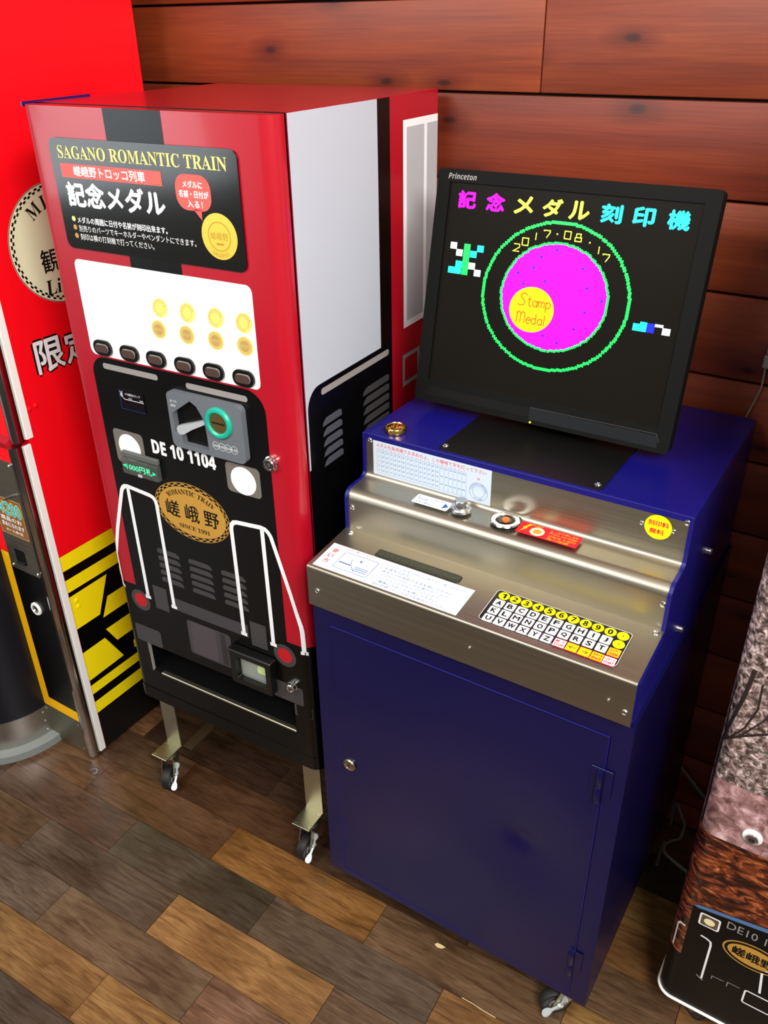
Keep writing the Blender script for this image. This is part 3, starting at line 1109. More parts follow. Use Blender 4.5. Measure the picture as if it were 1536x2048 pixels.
g.lathe([(0.0188, 0.0), (0.0188, 0.0018), (0, 0.0022)], cc, (0, -1, 0), BRASS, 32)
g.box(0.3338 - 0.0135, 0.3338 + 0.0135, cc.y - 0.0026, cc.y - 0.001, 1.0457 - 0.0013, 1.0457 + 0.0013, INSIDE)
g.build('coin_slot', cpn, 'brass disc with the coin slot')
for k, s in enumerate(('500', '100', '50', '10')):
    p = Pr(hp, 0.0123)
    uc = 0.3215 + 0.0133 * k
    p.ring(uc, 1.0015, 0.0073, 0.0006, WHITE, 0, n=24)
    p.text(s, uc - 0.0052, 0.9992, uc + 0.0052, 1.0038, WHITE, 1)
    p.build('coin_mark', cpn)
p = Pr(hp, 0.0123)
p.text('おつり', 0.2290, 1.0640, 0.2440, 1.0690, WHITE)
p.text('返却', 0.2290, 1.0560, 0.2400, 1.0610, WHITE)
p.build('lettering', cpn)

# banknote inlet
g = G()
g.box(0.0780, 0.1680, -0.013, -0.0006, 0.8885, 0.9220, CLEAR, 0.002, 1)
g.box(0.0775, 0.1685, -0.009, -0.0004, 0.9220, 0.9340, mat('bezel_grey', '#585b59', 0.5, spec=0.2), 0.002, 1)
g.box(0.1180, 0.1290, -0.0145, -0.0125, 0.8895, 0.8960, GPLASTL, 0.001, 1)
bn = g.build('banknote_inlet', V, 'clear plastic banknote inlet')
p = Pr(plane_frame((0, -0.0132, 0), (1, 0, 0), (0, 0, 1)))
p.text('1000円札', 0.0920, 0.9000, 0.1560, 0.9140, WHITE, 0)
p.text('1000円札', 0.0925, 0.9005, 0.1565, 0.9145, GREENLED, 1)
p.poly([(0.0820, 0.9075), (0.0900, 0.9040), (0.0900, 0.9110)], GREENLED)
p.poly([(0.1660, 0.9060), (0.1580, 0.9025), (0.1580, 0.9095)], GREENLED)
p.build('lettering', bn, 'glowing green lettering')

# locks on the door
for u, z in ((0.4290, 0.9885), (0.4310, 0.5000)):
    g = G()
    r = 0.0115 if z > 0.8 else 0.0095
    g.lathe([(r + 0.002, 0), (r + 0.002, 0.003), (r, 0.004), (r, 0.011), (r - 0.0015, 0.0125), (r - 0.004, 0.0125), (r - 0.0045, 0.011), (0, 0.011)], vmap(u, z, 0.0), (0.1, -1, 0), CHROME, 24)
    g.lathe([(0.0035, 0.0112), (0.0035, 0.0122), (0, 0.0122)], vmap(u, z, 0.0), (0.1, -1, 0), GREYD, 12)
    g.build('lock', V, 'chrome barrel lock')

# delivery slot
g = G()
sl = rrect(*SLOT)
for i in range(4):
    a, b = sl[i], sl[(i + 1) % 4]
    g.face([vmap(*a), vmap(*b), vmap(*b, -0.11) + Vector((0, 0, 0.02 if b[1] < 0.4 else 0)), vmap(*a, -0.11) + Vector((0, 0, 0.02 if a[1] < 0.4 else 0))], INSIDE)
g.face([vmap(SLOT[0], SLOT[1] + 0.02, -0.11), vmap(SLOT[2], SLOT[1] + 0.02, -0.11), vmap(SLOT[2], SLOT[3], -0.11), vmap(SLOT[0], SLOT[3], -0.11)], INSIDE)
ds = g.build('delivery_slot', V, 'dark open delivery slot', fix=False)
g = G()
g.box(0.0640, 0.4295, -0.0010, 0.010, 0.3735, 0.3790, ZINC, 0.0012, 1)
g.build('slot_lip', ds, 'bare metal lip')
g = G()
g.box(0.0395, 0.0408, -0.0008, 0.006, 0.3760, 0.4540, GREYBAR)
g.build('slot_edge', ds)

# change return cup
g = G()
ou, iu = rrect(0.2925, 0.4680, 0.3920, 0.5480, 0.003), rrect(0.3055, 0.4800, 0.3800, 0.5370, 0.004)
for lp, h0, h1 in ((ou, 0, 0.018), (iu, 0.018, -0.020)):
    n = len(lp)
    for i in range(n):
        a, b = lp[i], lp[(i + 1) % n]
        g.face([hp(*a, h0), hp(*b, h0), hp(*b, h1), hp(*a, h1)], BTNBLK)
g.polyh([ou, iu], hp, 0.018, BTNBLK)
g.polyh([iu], hp, -0.0004, mat('cup_pale_metal', '#9aa39a', 0.2, 0.6))
cu = g.build('change_cup', V, 'black framed change return cup', fix=False)
g = G()
g.polyh([rrect(0.3090, 0.4810, 0.3790, 0.5360, 0.006)], hp, 0.006, mat('cup_window', '#d8e0d8', 0.05, alpha=0.25))
g.build('pane', cu, fix=False)
g = G()
g.prism(rrect(0.3480, 0.5000, 0.3740, 0.5180, 0.004), hp, 0.0, 0.003, mat('glint_green', '#c6e070', 0.5))  # painted patch for the greenish glow reflected in the cup
g.build('green_glint', cu, 'greenish glow painted behind the cup window')
g = G()
g.box(0.2900, 0.3960, -0.022, -0.0005, 0.5470, 0.5535, BTNBLK, 0.002, 1)
g.build('cup_hood', cu)

# kick plate at the door's foot
g = G()
off = [(x - 0.0012 if y < 0.02 and x < 0.01 else x + (0.0012 if x > 0.45 else 0), y - 0.0014) for x, y in plan]
kp = off + [(XR + 0.001, YD), (XL - 0.001, YD)]
g.prism(kp, top, ZB - 0.001, 0.3185, BLACK)
g.build('kick_plate', V, 'black foot trim of the door')

# violet film curling up at the top
g = G()
g.box(XL - 0.0005, XL + 0.0025, 0.006, 0.150, ZT - 0.003, ZT + 0.0040, PURPLE, rot=Matrix.Rotation(0.010, 4, 'X'))
g.build('film_edge', V, 'curled strip of violet film')

# legs with foot plates and casters
for a, turn, sd in ((-0.0105, -1.20, 1), (0.4040, -1.55, 1)):
    for rear in (0, 1):
        y0 = 0.0418 if not rear else 0.440
        yf = -0.0126 if not rear else 0.386
        g = G()
        g.box(a, a + 0.045, y0, y0 + 0.004, 0.100, ZB + 0.004, ZINC)
        lg = g.build('leg', V, 'zinc plated sheet metal leg')
        g = G()
        g.box(a - 0.001, a + 0.045, yf, y0 + 0.004, 0.0965, 0.1000, ZINC, 0.0008, 1)
        for uu, yy in ((0.006, 0.008), (0.039, 0.008), (0.006, 0.046), (0.039, 0.046)):
            g.lathe([(0.0022, 0), (0.0018, 0.0012), (0, 0.0014)], (a + uu, yf + yy, 0.1), (0, 0, 1), CHROME, 8)
        g.build('foot_plate', lg, 'riveted foot plate')
        make_caster(V, a + 0.026, (yf + y0) / 2 + 0.004, 0.0965, turn, not rear, sd)
    g = G()
    g.box(a + 0.046, a + 0.075, 0.046, 0.440, 0.0970, 0.1000, STEELD)
    g.build('foot_rail', V, 'flat steel foot rail')

# ================================================================== MEDAL ENGRAVING MACHINE
SO = (0.591, -0.0989, 0)
S = thing('medal_engraving_machine', 'navy blue cabinet with a brushed steel keypad console, carrying a black monitor', 'engraving machine', SO)
SW, SD, SZ0, SZ1, STOP = 0.517, 0.512, 0.2070, 0.8345, 1.0701
DU0, DV0, DU1, DV1 = 0.0335, 0.2270, 0.4862, 0.8038
sf = plane_frame((0, 0, 0), (1, 0, 0), (0, 0, 1))
g = G()
ou, iu = rrect(0, SZ0, SW, SZ1), rrect(DU0 - 0.0015, DV0 - 0.0042, DU1 + 0.0024, DV1 + 0.0015)
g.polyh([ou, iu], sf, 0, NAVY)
for i in range(4):
    a, b = iu[i], iu[(i + 1) % 4]
    g.face([sf(*a, 0), sf(*b, 0), sf(*b, -0.010), sf(*a, -0.010)], NAVY)
g.polyh([iu], sf, -0.010, NAVY)
for a, b in ((0, 1), (1, 2), (2, 3), (3, 0)):
    P, Q = ou[a], ou[b]
    g.face([(P[0], 0, P[1]), (P[0], SD, P[1]), (Q[0], SD, Q[1]), (Q[0], 0, Q[1])], NAVY)
g.polyh([ou], sf, -SD, NAVY, True)
bmesh.ops.remove_doubles(g.bm, verts=g.bm.verts, dist=1e-5)
g.build('cabinet', S, 'navy blue sheet metal cabinet', smooth=False)
# dented door
g = G()
nx, nz = 44, 54
grid = []
for j in range(nz + 1):
    row = []
    for i in range(nx + 1):
        u, v = DU0 + (DU1 - DU0) * i / nx, DV0 + (DV1 - DV0) * j / nz
        d2 = ((u - 0.377) / 0.020) ** 2 + ((v - 0.527) / 0.018) ** 2
        d3 = ((u - 0.385) / 0.085) ** 2 + ((v - 0.520) / 0.085) ** 2
        y = 0.0050 * math.exp(-d2) + 0.0060 * math.exp(-d3) + 0.0006 * math.sin(7 * u + 1) * math.sin(6 * v)
        row.append(g.bm.verts.new((u, -0.0015 + y, v)))
    grid.append(row)
for j in range(nz):
    for i in range(nx):
        g.bm.faces.new((grid[j][i], grid[j][i + 1], grid[j + 1][i + 1], grid[j + 1][i]))
edge = [grid[0][i] for i in range(nx + 1)] + [grid[j][nx] for j in range(1, nz + 1)] + [grid[nz][i] for i in range(nx - 1, -1, -1)] + [grid[j][0] for j in range(nz - 1, 0, -1)]
bk = [g.bm.verts.new((v.co.x, 0.008, v.co.z)) for v in edge]
for i in range(len(edge)):
    j = (i + 1) % len(edge)
    g.bm.faces.new((edge[j], edge[i], bk[i], bk[j]))
g.done(NAVY)
sd = g.build('cabinet_door', S, 'dented navy door', fix=False)
g = G()
g.tube([(DU0, -0.0006, DV0 - 0.0020), (DU1 + 0.0008, -0.0006, DV0 - 0.0020), (DU1 + 0.0008, -0.0006, DV1 + 0.0004), (DU0, -0.0006, DV1 + 0.0004)], 0.0011, NAVYLIT, 8, True)  # thin bead added to paint the highlight along the door edge
g.build('door_edge_glint', sd, 'added bead in lit navy for the light along the door edge')
g = G()
g.lathe([(0.0125, 0), (0.0125, 0.002), (0.011, 0.004), (0.008, 0.0045), (0.0075, 0.003), (0, 0.003)], (0.0585, -0.002, 0.5145), (0, -1, 0), mat('worn_nickel', '#a59a86', 0.3, 1.0), 24)
g.box(0.0578, 0.0592, -0.0056, -0.004, 0.5110, 0.5180, INSIDE)
g.build('keyhole', sd, 'nickel key lock')
for zc in (0.7138, 0.3065):
    g = G()
    g.box(0.4690, 0.5005, -0.0028, -0.0012, zc - 0.022, zc + 0.031, NAVY, 0.0005, 1)
    hn = g.build('hinge', S, 'navy painted lift-off hinge')
    g = G()
    g.lathe([(0, -0.030), (0.0045, -0.030), (0.0052, -0.028), (0.0052, -0.002), (0.0046, -0.001), (0.0052, 0), (0.0052, 0.026), (0.0045, 0.029), (0, 0.029)], (0.4832, -0.0052, zc), (0, 0, 1), NAVY, 16)
    g.build('hinge_barrel', hn)


def fillet(pts, rads, seg=7):
    out = [pts[0]]
    for i in range(1, len(pts) - 1):
        p0, p1, p2 = Vector(pts[i - 1]), Vector(pts[i]), Vector(pts[i + 1])
        a, b = (p0 - p1).normalized(), (p2 - p1).normalized()
        ang = a.angle(b)
        d = rads[i - 1] / math.tan(ang / 2)
        s0, s1 = p1 + a * d, p1 + b * d
        c = p1 + (a + b).normalized() * (rads[i - 1] / math.sin(ang / 2))
        v0, v1 = s0 - c, s1 - c
        tot = v0.angle(v1)
        sg = 1 if v0.x * v1.y - v0.y * v1.x > 0 else -1
        for k in range(seg + 1):
            t = sg * tot * k / seg
            q = Vector((v0.x * math.cos(t) - v0.y * math.sin(t), v0.x * math.sin(t) + v0.y * math.cos(t)))
            out.append(tuple(c + q))
    out.append(pts[-1])
    return out


# console: two steel sheets and the housing in the lit navy
UPP = fillet([(0.0985, 0.9210), (0.0985, 0.9925), (0.1530, 0.9945), (0.1535, 1.0680)], [0.017, 0.011])
LOW = fillet([(-0.0085, 0.8400), (-0.0085, 0.9125), (0.1000, 0.9245)], [0.005])
g = G()
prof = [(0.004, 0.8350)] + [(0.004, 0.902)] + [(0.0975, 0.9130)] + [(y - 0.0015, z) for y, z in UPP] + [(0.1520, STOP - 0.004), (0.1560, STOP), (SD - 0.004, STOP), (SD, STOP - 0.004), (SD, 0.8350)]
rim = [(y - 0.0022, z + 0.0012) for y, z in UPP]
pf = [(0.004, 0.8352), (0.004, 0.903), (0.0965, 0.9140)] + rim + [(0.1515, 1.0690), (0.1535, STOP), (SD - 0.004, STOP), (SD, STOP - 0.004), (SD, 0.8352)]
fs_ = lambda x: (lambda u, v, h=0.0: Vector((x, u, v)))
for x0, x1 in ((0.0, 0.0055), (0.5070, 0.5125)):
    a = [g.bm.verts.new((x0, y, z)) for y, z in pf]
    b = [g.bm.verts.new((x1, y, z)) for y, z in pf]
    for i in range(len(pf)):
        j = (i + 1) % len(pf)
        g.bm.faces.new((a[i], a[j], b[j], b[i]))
    g.done(NAVYLIT)
    g.polyh([pf], fs_(x0), 0, NAVYLIT, True)
    g.polyh([pf], fs_(x1), 0, NAVYLIT)
g.box(0.0050, 0.5075, 0.1530, SD - 0.0005, STOP - 0.010, STOP, NAVYLIT, 0.0012, 2)
g.box(0.0050, 0.5075, SD - 0.006, SD - 0.0005, 0.836, STOP - 0.003, NAVYLIT)
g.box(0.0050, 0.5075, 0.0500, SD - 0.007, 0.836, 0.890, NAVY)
g.build('console_housing', S, 'glossy navy sheet metal housing in the lit tone', smooth=False)
g = G()
g.sweep(UPP, 0.0057, 0.5068, 0.0015, STEEL)
riser = g.build('upper_panel', S, 'brushed steel stepped panel')
g = G()
g.sweep(LOW, -0.0005, 0.5115, 0.0015, STEEL2)
g.box(0.0, 0.0015, -0.006, 0.098, 0.842, 0.910, STEEL2)
g.box(0.5095, 0.5110, -0.006, 0.098, 0.842, 0.910, NAVYLIT)
kbp = g.build('keypad_panel', S, 'brushed steel keypad shelf')

KA = math.atan2(0.012, 0.1085)
kf = plane_frame((0, -0.0085, 0.9125), (1, 0, 0), (0, math.cos(KA), math.sin(KA)))
rf = plane_frame((0, 0.1532, 0), (1, 0, 0), (0, 0, 1))
lf = plane_frame((0, 0.0985, 0), (1, 0, 0), (0, 0, 1))
sf2 = plane_frame((0, 0, 0.9936), (1, 0, 0), (0, 1, 0.037))
ff = plane_frame((0, -0.0085, 0), (1, 0, 0), (0, 0, 1))
tf = plane_frame((0, 0, STOP), (1, 0, 0), (0, 1, 0))
for f_, u, v, pa in ((rf, 0.0125, 1.0590, riser), (rf, 0.5045, 1.0600, riser), (lf, 0.0125, 0.9640, riser), (lf, 0.5035, 0.9640, riser), (kf, 0.0150, 0.0975, kbp), (kf, 0.5030, 0.0985, kbp), (ff, 0.0175, 0.8700, kbp), (ff, 0.5020, 0.8610, kbp)):
    screw('screw', f_, u, v, pa, 0.0046)
for u, z in ((0.2800, 0.8720), (0.4795, 0.8720)):
    screw('rivet', ff, u, z, kbp, 0.0022)
for u, z in ((0.4465, 1.0425), (0.4890, 1.0425)):
    screw('rivet', rf, u, z, riser, 0.0030)

# keypad
g = G()
g.prism(rrect(0.2825, 0.0145, 0.4785, 0.0815, 0.005), kf, 0.0002, 0.0012, BTNBLK)
kpd = g.build('keypad', S, 'black membrane keypad with a white rim')
p = Pr(kf, 0.0014)
p.stroke(rrect(0.2829, 0.0149, 0.4781, 0.0811, 0.005), 0.0006, WHITE, 0, True)
p.build('keypad_rim', kpd)
KX, KR = 0.01720, [0.0712, 0.0545, 0.0378, 0.0208]


def key(u, v, s, kind):
    p = Pr(kf, 0.0021)
    hw, hh = 0.0072, 0.0072
    if kind == 'round':
        p.prism(ell(u, v, 0.0079, 0.0076, 22), kf, 0.0012, 0.0020, YEL)
        if s.isdigit():
            p.text(sans(s), u - 0.0031, v - 0.0046, u + 0.0031, v + 0.0046, INKBLK, 0, 0.03)
        elif s == '-':
            p.rect(u - 0.0020, v - 0.0006, u + 0.0020, v + 0.0006, INKBLK, 0)
        else:
            p.disc(u, v, 0.0011, INKBLK, 0, n=12)
    elif kind == 'letter':
        p.prism(rrect(u - hw, v - hh, u + hw, v + hh, 0.0014, 3), kf, 0.0012, 0.0020, KEYW)
        w = 0.0007 if s == 'I' else 0.0020 if s == 'J' else 0.0044 if s in 'WM' else 0.0036
        p.text(s, u - w, v - 0.0040, u + w, v + 0.0040, INKBLK, 0, 0.06)
    else:
        base, ink = (YELO, INKR) if kind == 'amber' else (KEYW, INKR)
        p.prism(rrect(u - 0.0080, v - 0.0078, u + 0.0080, v + 0.0078, 0.0006, 2), kf, 0.0012, 0.0017, INKR)
        p.prism(rrect(u - 0.0077, v - 0.0070, u + 0.0077, v + 0.0070, 0.0006, 2), kf, 0.0012, 0.0020, base)
        if isinstance(s, tuple):
            p.text(s[0], u - 0.0060, v + 0.0008, u + 0.0060, v + 0.0052, ink, 0, 0.05)
            p.text(s[1], u - 0.0064, v - 0.0054, u + 0.0064, v - 0.0012, ink, 0, 0.05)
        else:
            p.text(s, u - 0.0048, v - 0.0028, u + 0.0048, v + 0.0028, INKBLK, 0)
    p.build('key', kpd, smooth=False)


for k, c in enumerate('1234567890・'):
    key(0.2960 + KX * k, KR[0], c, 'round')
for r, word in enumerate(('ABCDEFGHIJ', 'KLMNOPQRST', 'UVWXYZ')):
    for k, c in enumerate(word):
        key(0.2960 + KX * k, KR[r + 1], c, 'letter')
key(0.2960 + KX * 10, KR[1] - 0.0005, '-', 'round')
key(0.2960 + KX * 10, KR[2] - 0.0008, ('クリアー', 'CLEAR'), 'amber')
key(0.2960 + KX * 6 + 0.0010, KR[3] - 0.0003, ('終 了', 'STOP'), 'white')
key(0.2960 + KX * 7 + 0.0010, KR[3] - 0.0003, '←', 'amber')
key(0.2960 + KX * 8 + 0.0010, KR[3] - 0.0006, '→', 'amber')
key(0.2960 + KX * 9 + 0.0006, KR[3] - 0.0008, ('スペース', 'SPACE'), 'amber')
key(0.2960 + KX * 10, KR[3] - 0.0010, ('スタート', 'START'), 'white')

# character display slot
g = G()
lc = rrect(0.0800, 0.0670, 0.2240, 0.0825, 0.004)
g.prism(lc, kf, 0.0002, 0.0010, LCD)
lcd = g.build('character_display', S, 'narrow dark green character display')
p = Pr(kf, 0.0011)
for k in range(40):
    u = 0.0870 + 0.00335 * k
    p.rect(u, 0.0715, u + 0.0023, 0.0775, LCDSEG)
p.build('display_segments', lcd)
g = G()
n = len(lc)
lo = rrect(0.0790, 0.0660, 0.2250, 0.0835, 0.005)
for i in range(n):
    j = (i + 1) % n
    g.face([kf(*lo[i], 0.0003), kf(*lo[j], 0.0003), kf(*lc[j], 0.0016), kf(*lc[i], 0.0016)], BTNBLK)
g.build('display_rim', lcd)

# instruction sticker on the shelf (folds over the front edge)
p = Pr(kf, 0.0006)
p.rect(0.0070, 0.0050, 0.2540, 0.0640, PAPER)
p.text('メダルは先に買って下さい', 0.0180, 0.0580, 0.0850, 0.0620, INKR, 1)
for k, c in enumerate('使い方'):
    p.text(c, 0.0150, 0.0440 - 0.0130 * k, 0.0250, 0.0530 - 0.0130 * k, INKR, 1, 0.02)
p.stroke([(0.0125, 0.0150), (0.0125, 0.0545)], 0.0004, INKN, 1)
p.stroke([(0.0275, 0.0150), (0.0275, 0.0545)], 0.0004, INKN, 1)
p.stroke(rrect(0.0370, 0.0150, 0.0975, 0.0530, 0.003), 0.0008, INKB, 1, True)
p.stroke([(0.0400, 0.0290), (0.0620, 0.0290)], 0.0020, INKB, 1)
p.stroke([(0.0620, 0.0290), (0.0560, 0.0420)], 0.0008, INKB, 1)
p.stroke([(0.0640, 0.0280), (0.0720, 0.0180)], 0.0008, INKB, 1)
p.ring(0.0710, 0.0430, 0.0065, 0.0004, INKN, 1, 0.0050, 20)
p.disc(0.0715, 0.0430, 0.0020, INKB, 1, n=10)
for r in range(3):
    p.stroke([(0.0700, 0.0290 - 0.0040 * r), (0.0930, 0.0290 - 0.0040 * r)], 0.0016, INKN, 1)
for k, s in enumerate(('①メダルを受け皿に正面を上に強くはめ込む', 'お金を入れる', 'あなたのお名前の文字を押して下さい', '（日付の印は右で消す事もあります）', 'ローマ字でお名前を打ち込みます', '②最後にスタートを押して下さい', '刻印が終ったらメダルを取出して下さい')):
    v = 0.0550 - 0.0074 * k
    p.text(s, 0.1120, v - 0.0026, 0.1120 + min(0.134, 0.0069 * len(s)), v + 0.0026, INKB if k in (1, 2, 5, 6) else INKN, 1)
for k in (0, 1, 4, 5):
    p.ring(0.1075, 0.0550 - 0.0074 * k, 0.0028, 0.0004, SALMON, 1, n=14)
p.build('instruction_sticker', S, 'white paper with red and blue instructions')

# character table sticker on the riser
p = Pr(rf, 0.0005)
p.rect(0.0188, 1.0018, 0.2245, 1.0612, PAPERB)
p.text('メダルを販売機でお求めの上、この機械で字を打って下さい', 0.0250, 1.0515, 0.2160, 1.0580, INKR, 1)
for k in range(22):
    u = 0.0260 + 0.1575 / 21 * k
    p.stroke([(u, 1.0065), (u, 1.0470)], 0.0003, INKN, 1)
p.stroke([(0.0260, 1.0065), (0.1835, 1.0065)], 0.0003, INKN, 1)
p.stroke([(0.0260, 1.0470), (0.1835, 1.0470)], 0.0003, INKN, 1)
kana = 'アイウエオカキクケコサシスセソタチツテトナ'
rom = ['A', 'KA', 'SA', 'TA', 'NA', 'HA', 'MA', 'YA', 'RA', 'WA', 'GA', 'ZA', 'DA', 'BA', 'PA', 'KYA', 'SHA', 'CHA', 'NYA', 'HYA', 'MYA']
for k in range(21):
    u = 0.0260 + 0.1575 / 21 * (k + 0.5)
    p.text(kana[k], u - 0.0015, 1.0478, u + 0.0015, 1.0505, SALMON, 1)
    for r in range(5 if k < 15 else 3):
        w = 0.0007 * len(rom[k]) + 0.0003
        v = 1.0435 - (0.0080 if k < 15 else 0.0133) * r
        p.text(rom[k], u - w, v - 0.0012, u + w, v + 0.0012, INKB, 1)
p.text('例', 0.2015, 1.0400, 0.2060, 1.0440, INKR, 1)
p.ring(0.2042, 1.0208, 0.0152, 0.0005, INKN, 1, n=32)
p.ring(0.2042, 1.0208, 0.0100, 0.0005, INKN, 1, n=28)
p.text('YAMADA HIROSHI', -0.0185, -0.0013, 0.0185, 0.0013, INKB, 1, warp=arc_warp(0.2042, 1.0208, 0.0126, 0.0126))
p.text('5.7.1989', -0.0070, -0.0012, 0.0070, 0.0012, INKB, 1, warp=arc_warp(0.2042, 1.0208, 0.0126, 0.0126, False))
p.build('character_table_sticker', S, 'pale sticker with a table of letters')

# small stickers and fittings on the step
p = Pr(sf2, 0.0004)
p.rect(0.1120, 0.1120, 0.1725, 0.1370, PAPER, 0, 0.003)
p.text('刻印終了', 0.1165, 0.1235, 0.1400, 0.1285, INKB, 1)
p.text('メダル取出し', 0.1165, 0.1150, 0.1480, 0.1200, INKB, 1)
p.text('5', 0.1155, 0.1300, 0.1180, 0.1340, INKB, 1)
p.text('強く押す', 0.1430, 0.1300, 0.1610, 0.1340, INKB, 1)
p.poly([(0.1620, 0.1160), (0.1700, 0.1235), (0.1620, 0.1310)], INKB, 1)
p.build('eject_sticker', S, 'white sticker with a blue arrow')
g = G()
g.lathe([(0.0155, 0), (0.0155, 0.004), (0.0140, 0.006), (0.0105, 0.0065), (0.0100, 0.016), (0.0090, 0.0175), (0, 0.0180)], sf2(0.1895, 0.1270), (0, 0, 1), mat('satin_aluminium', '#c8c8c6', 0.25, 1.0), 28)
g.build('eject_button', S, 'satin metal push button')
g = G()
g.lathe([(0.0135, 0.0006), (0.0150, 0.0020), (0.0205, 0.0020), (0.0220, 0.0)], sf2(0.2590, 0.1330), (0, 0, 1), CHROME, 32)
mp_ = g.build('medal_press', S, 'chrome rimmed medal holder')
g = G()
g.lathe([(0.0225, 0.0003), (0.0225, 0.0008), (0, 0.0008)], sf2(0.2590, 0.1350), (0, 0, 1), BTNBLK, 28)
g.lathe([(0.0140, 0.0010), (0.0110, 0.0020), (0.0100, 0.0012), (0, 0.0012)], sf2(0.2590, 0.1330), (0, 0, 1), BTNBLK, 24)
g.build('holder_cup', mp_)
g = G()
g.lathe([(0.0058, 0.0014), (0.0058, 0.0045), (0.0045, 0.0055), (0, 0.0055)], sf2(0.2605, 0.1310), (0, 0, 1), ORANGE, 20)
g.build('holder_pin', mp_, 'orange centre pin')
p = Pr(sf2, 0.0004)
p.rect(0.2820, 0.1145, 0.3730, 0.1440, INKR, 0, 0.002)
p.poly([(0.2880, 0.1290), (0.2945, 0.1420), (0.2985, 0.1410), (0.2930, 0.1320), (0.2955, 0.1310), (0.2870, 0.1175), (0.2905, 0.1280)], YELO, 1)
p.disc(0.3110, 0.1275, 0.0105, mat('sticker_cream', '#f0e6b0', 0.5), 1, n=24)
p.disc(0.3110, 0.1275, 0.0060, COINDK, 2, n=18)
p.text('Push!!', 0.2990, 0.1385, 0.3140, 0.1430, YELO, 1)
for k, s in enumerate(('しっかり押し込む', 'Press strongly', '강하게 누른다', '用力按壓')):
    p.text(s, 0.3280, 0.1362 - 0.0066 * k, 0.3690 - (0.008 if k == 3 else 0), 0.1412 - 0.0066 * k, YELO, 1)
p.build('press_sticker', S, 'red sticker with yellow lettering')
p = Pr(rf, 0.0006)
p.disc(0.4685, 1.0427, 0.0182, YEL, 0, n=40)
p.text('刻印料', 0.4550, 1.0440, 0.4820, 1.0520, INKR, 1, 0.03)
p.text('無料', 0.4580, 1.0320, 0.4770, 1.0400, INKR, 1, 0.03)
p.build('free_sticker', S, 'round yellow sticker with red lettering')

# side bolts
for y, z in ((0.187, 0.8700), (0.295, 0.9426)):
    g = G()
    g.lathe([(0.0055, 0), (0.0055, 0.006), (0.004, 0.008), (0, 0.008)], (0.5125, y, z), (1, 0, 0), CHROME, 14)
    g.build('side_bolt', S, 'steel side bolt')

# mounting plate on the top
g = G()
g.prism([(0.1350, 0.1585), (0.3800, 0.1585), (0.3845, 0.1630), (0.3845, 0.4200), (0.1305, 0.4200), (0.1305, 0.1630)], tf, 0.0002, 0.0022, BLKMETAL)
mpl = g.build('mounting_plate', S, 'black steel mounting plate')
for u in (0.1370, 0.3755):
    screw('screw', tf, u, 0.1720, mpl, 0.0052, None, 0.0022)

SK, SZO = 1.08, -0.1304            # drawing units to metres, and the drawing's zero height


def bake(o, mtx):
    for c in o.children:
        c.data.transform(mtx)
        bake(c, mtx)


bake(S, Matrix.Translation((0, 0, SZO)) @ Matrix.Scale(SK, 4))
S.location = (0.5361, -0.0313, 0)
SBOT = SZ0 * SK + SZO
for x, y, turn, lev in ((0.060, 0.130, -0.8, False), (0.516, 0.035, -2.5, True), (0.060, 0.480, 0.5, False), (0.500, 0.480, 0.5, False)):
    make_caster(S, x, y, SBOT, turn, lev, 1)

# ================================================================== MONITOR
MT = 0.1996
STZ = STOP * SK + SZO
MO = thing('monitor', 'black desktop monitor showing a bright pixel medal picture on its dark screen', 'monitor', (0.7874, 0.3184, STZ + 0.0022 * SK))
mo = Vector((0.63776, 0.23874, 1.41704)) - Vector((0.8237, 0.225, STOP + 0.0022))
mf0 = plane_frame(mo, (1, 0, 0), (0, math.sin(MT), math.cos(MT)))
mf = mf0
W_, H_ = 0.3715, 0.2970
g = G()
ou = rrect(-0.0210, -0.3325, 0.3920, 0.0180, 0.007)
iu = rrect(0, -H_, W_, 0)
g.polyh([ou, iu], mf, 0.004, MONBLK)
n = len(ou)
for i in range(n):
    a, b = ou[i], ou[(i + 1) % n]
    c = lambda q, d: ((q[0] - 0.1855) * d + 0.1855, (q[1] + 0.157) * d - 0.157)
    g.face([mf(*a, 0.004), mf(*b, 0.004), mf(*b, -0.020), mf(*a, -0.020)], MONBLK)
    a2, b2 = c(a, 0.985), c(b, 0.985)
    g.face([mf(*a, -0.020), mf(*b, -0.020), mf(*b2, -0.034), mf(*a2, -0.034)], MONBLK)
for i in range(4):
    a, b = iu[i], iu[(i + 1) % 4]
    g.face([mf(*a, 0.004), mf(*b, 0.004), mf(*b, 0), mf(*a, 0)], BTNBLK)
g.polyh([[(u * 0.985 + 0.1855 * 0.015, v * 0.985 - 0.157 * 0.015) for u, v in ou]], mf, -0.034, MONBLK, True)
bez = g.build('bezel', MO, 'matt black bezel', fix=False)
g = G()
g.prism(rrect(0.0500, -0.2600, 0.3210, -0.0500, 0.02), mf, -0.058, -0.033, MONBLK)
g.build('back_cover', MO, 'bulged black back cover')
p = Pr(mf, 0.0042)
p.text(ital('Princeton'), -0.0035, 0.0040, 0.0430, 0.0125, GREYBAR, 0)
p.build('logo', bez, 'grey maker lettering')
p = Pr(mf, 0.0041)
p.poly([(-0.010, -0.3220), (0.1780, -0.3225), (0.1790, -0.3085), (0.0030, -0.3080)], BTNBLK)
p.poly([(0.1790, -0.3260), (0.3760, -0.3260), (0.3720, -0.3085), (0.1790, -0.3085)], MONBLK2)
p.stroke([(0.1790, -0.3075), (0.3715, -0.3060), (0.3765, -0.3180)], 0.0008, GREYD)
p.build('control_strip', bez, 'dark control strip along the lower edge')
g = G()
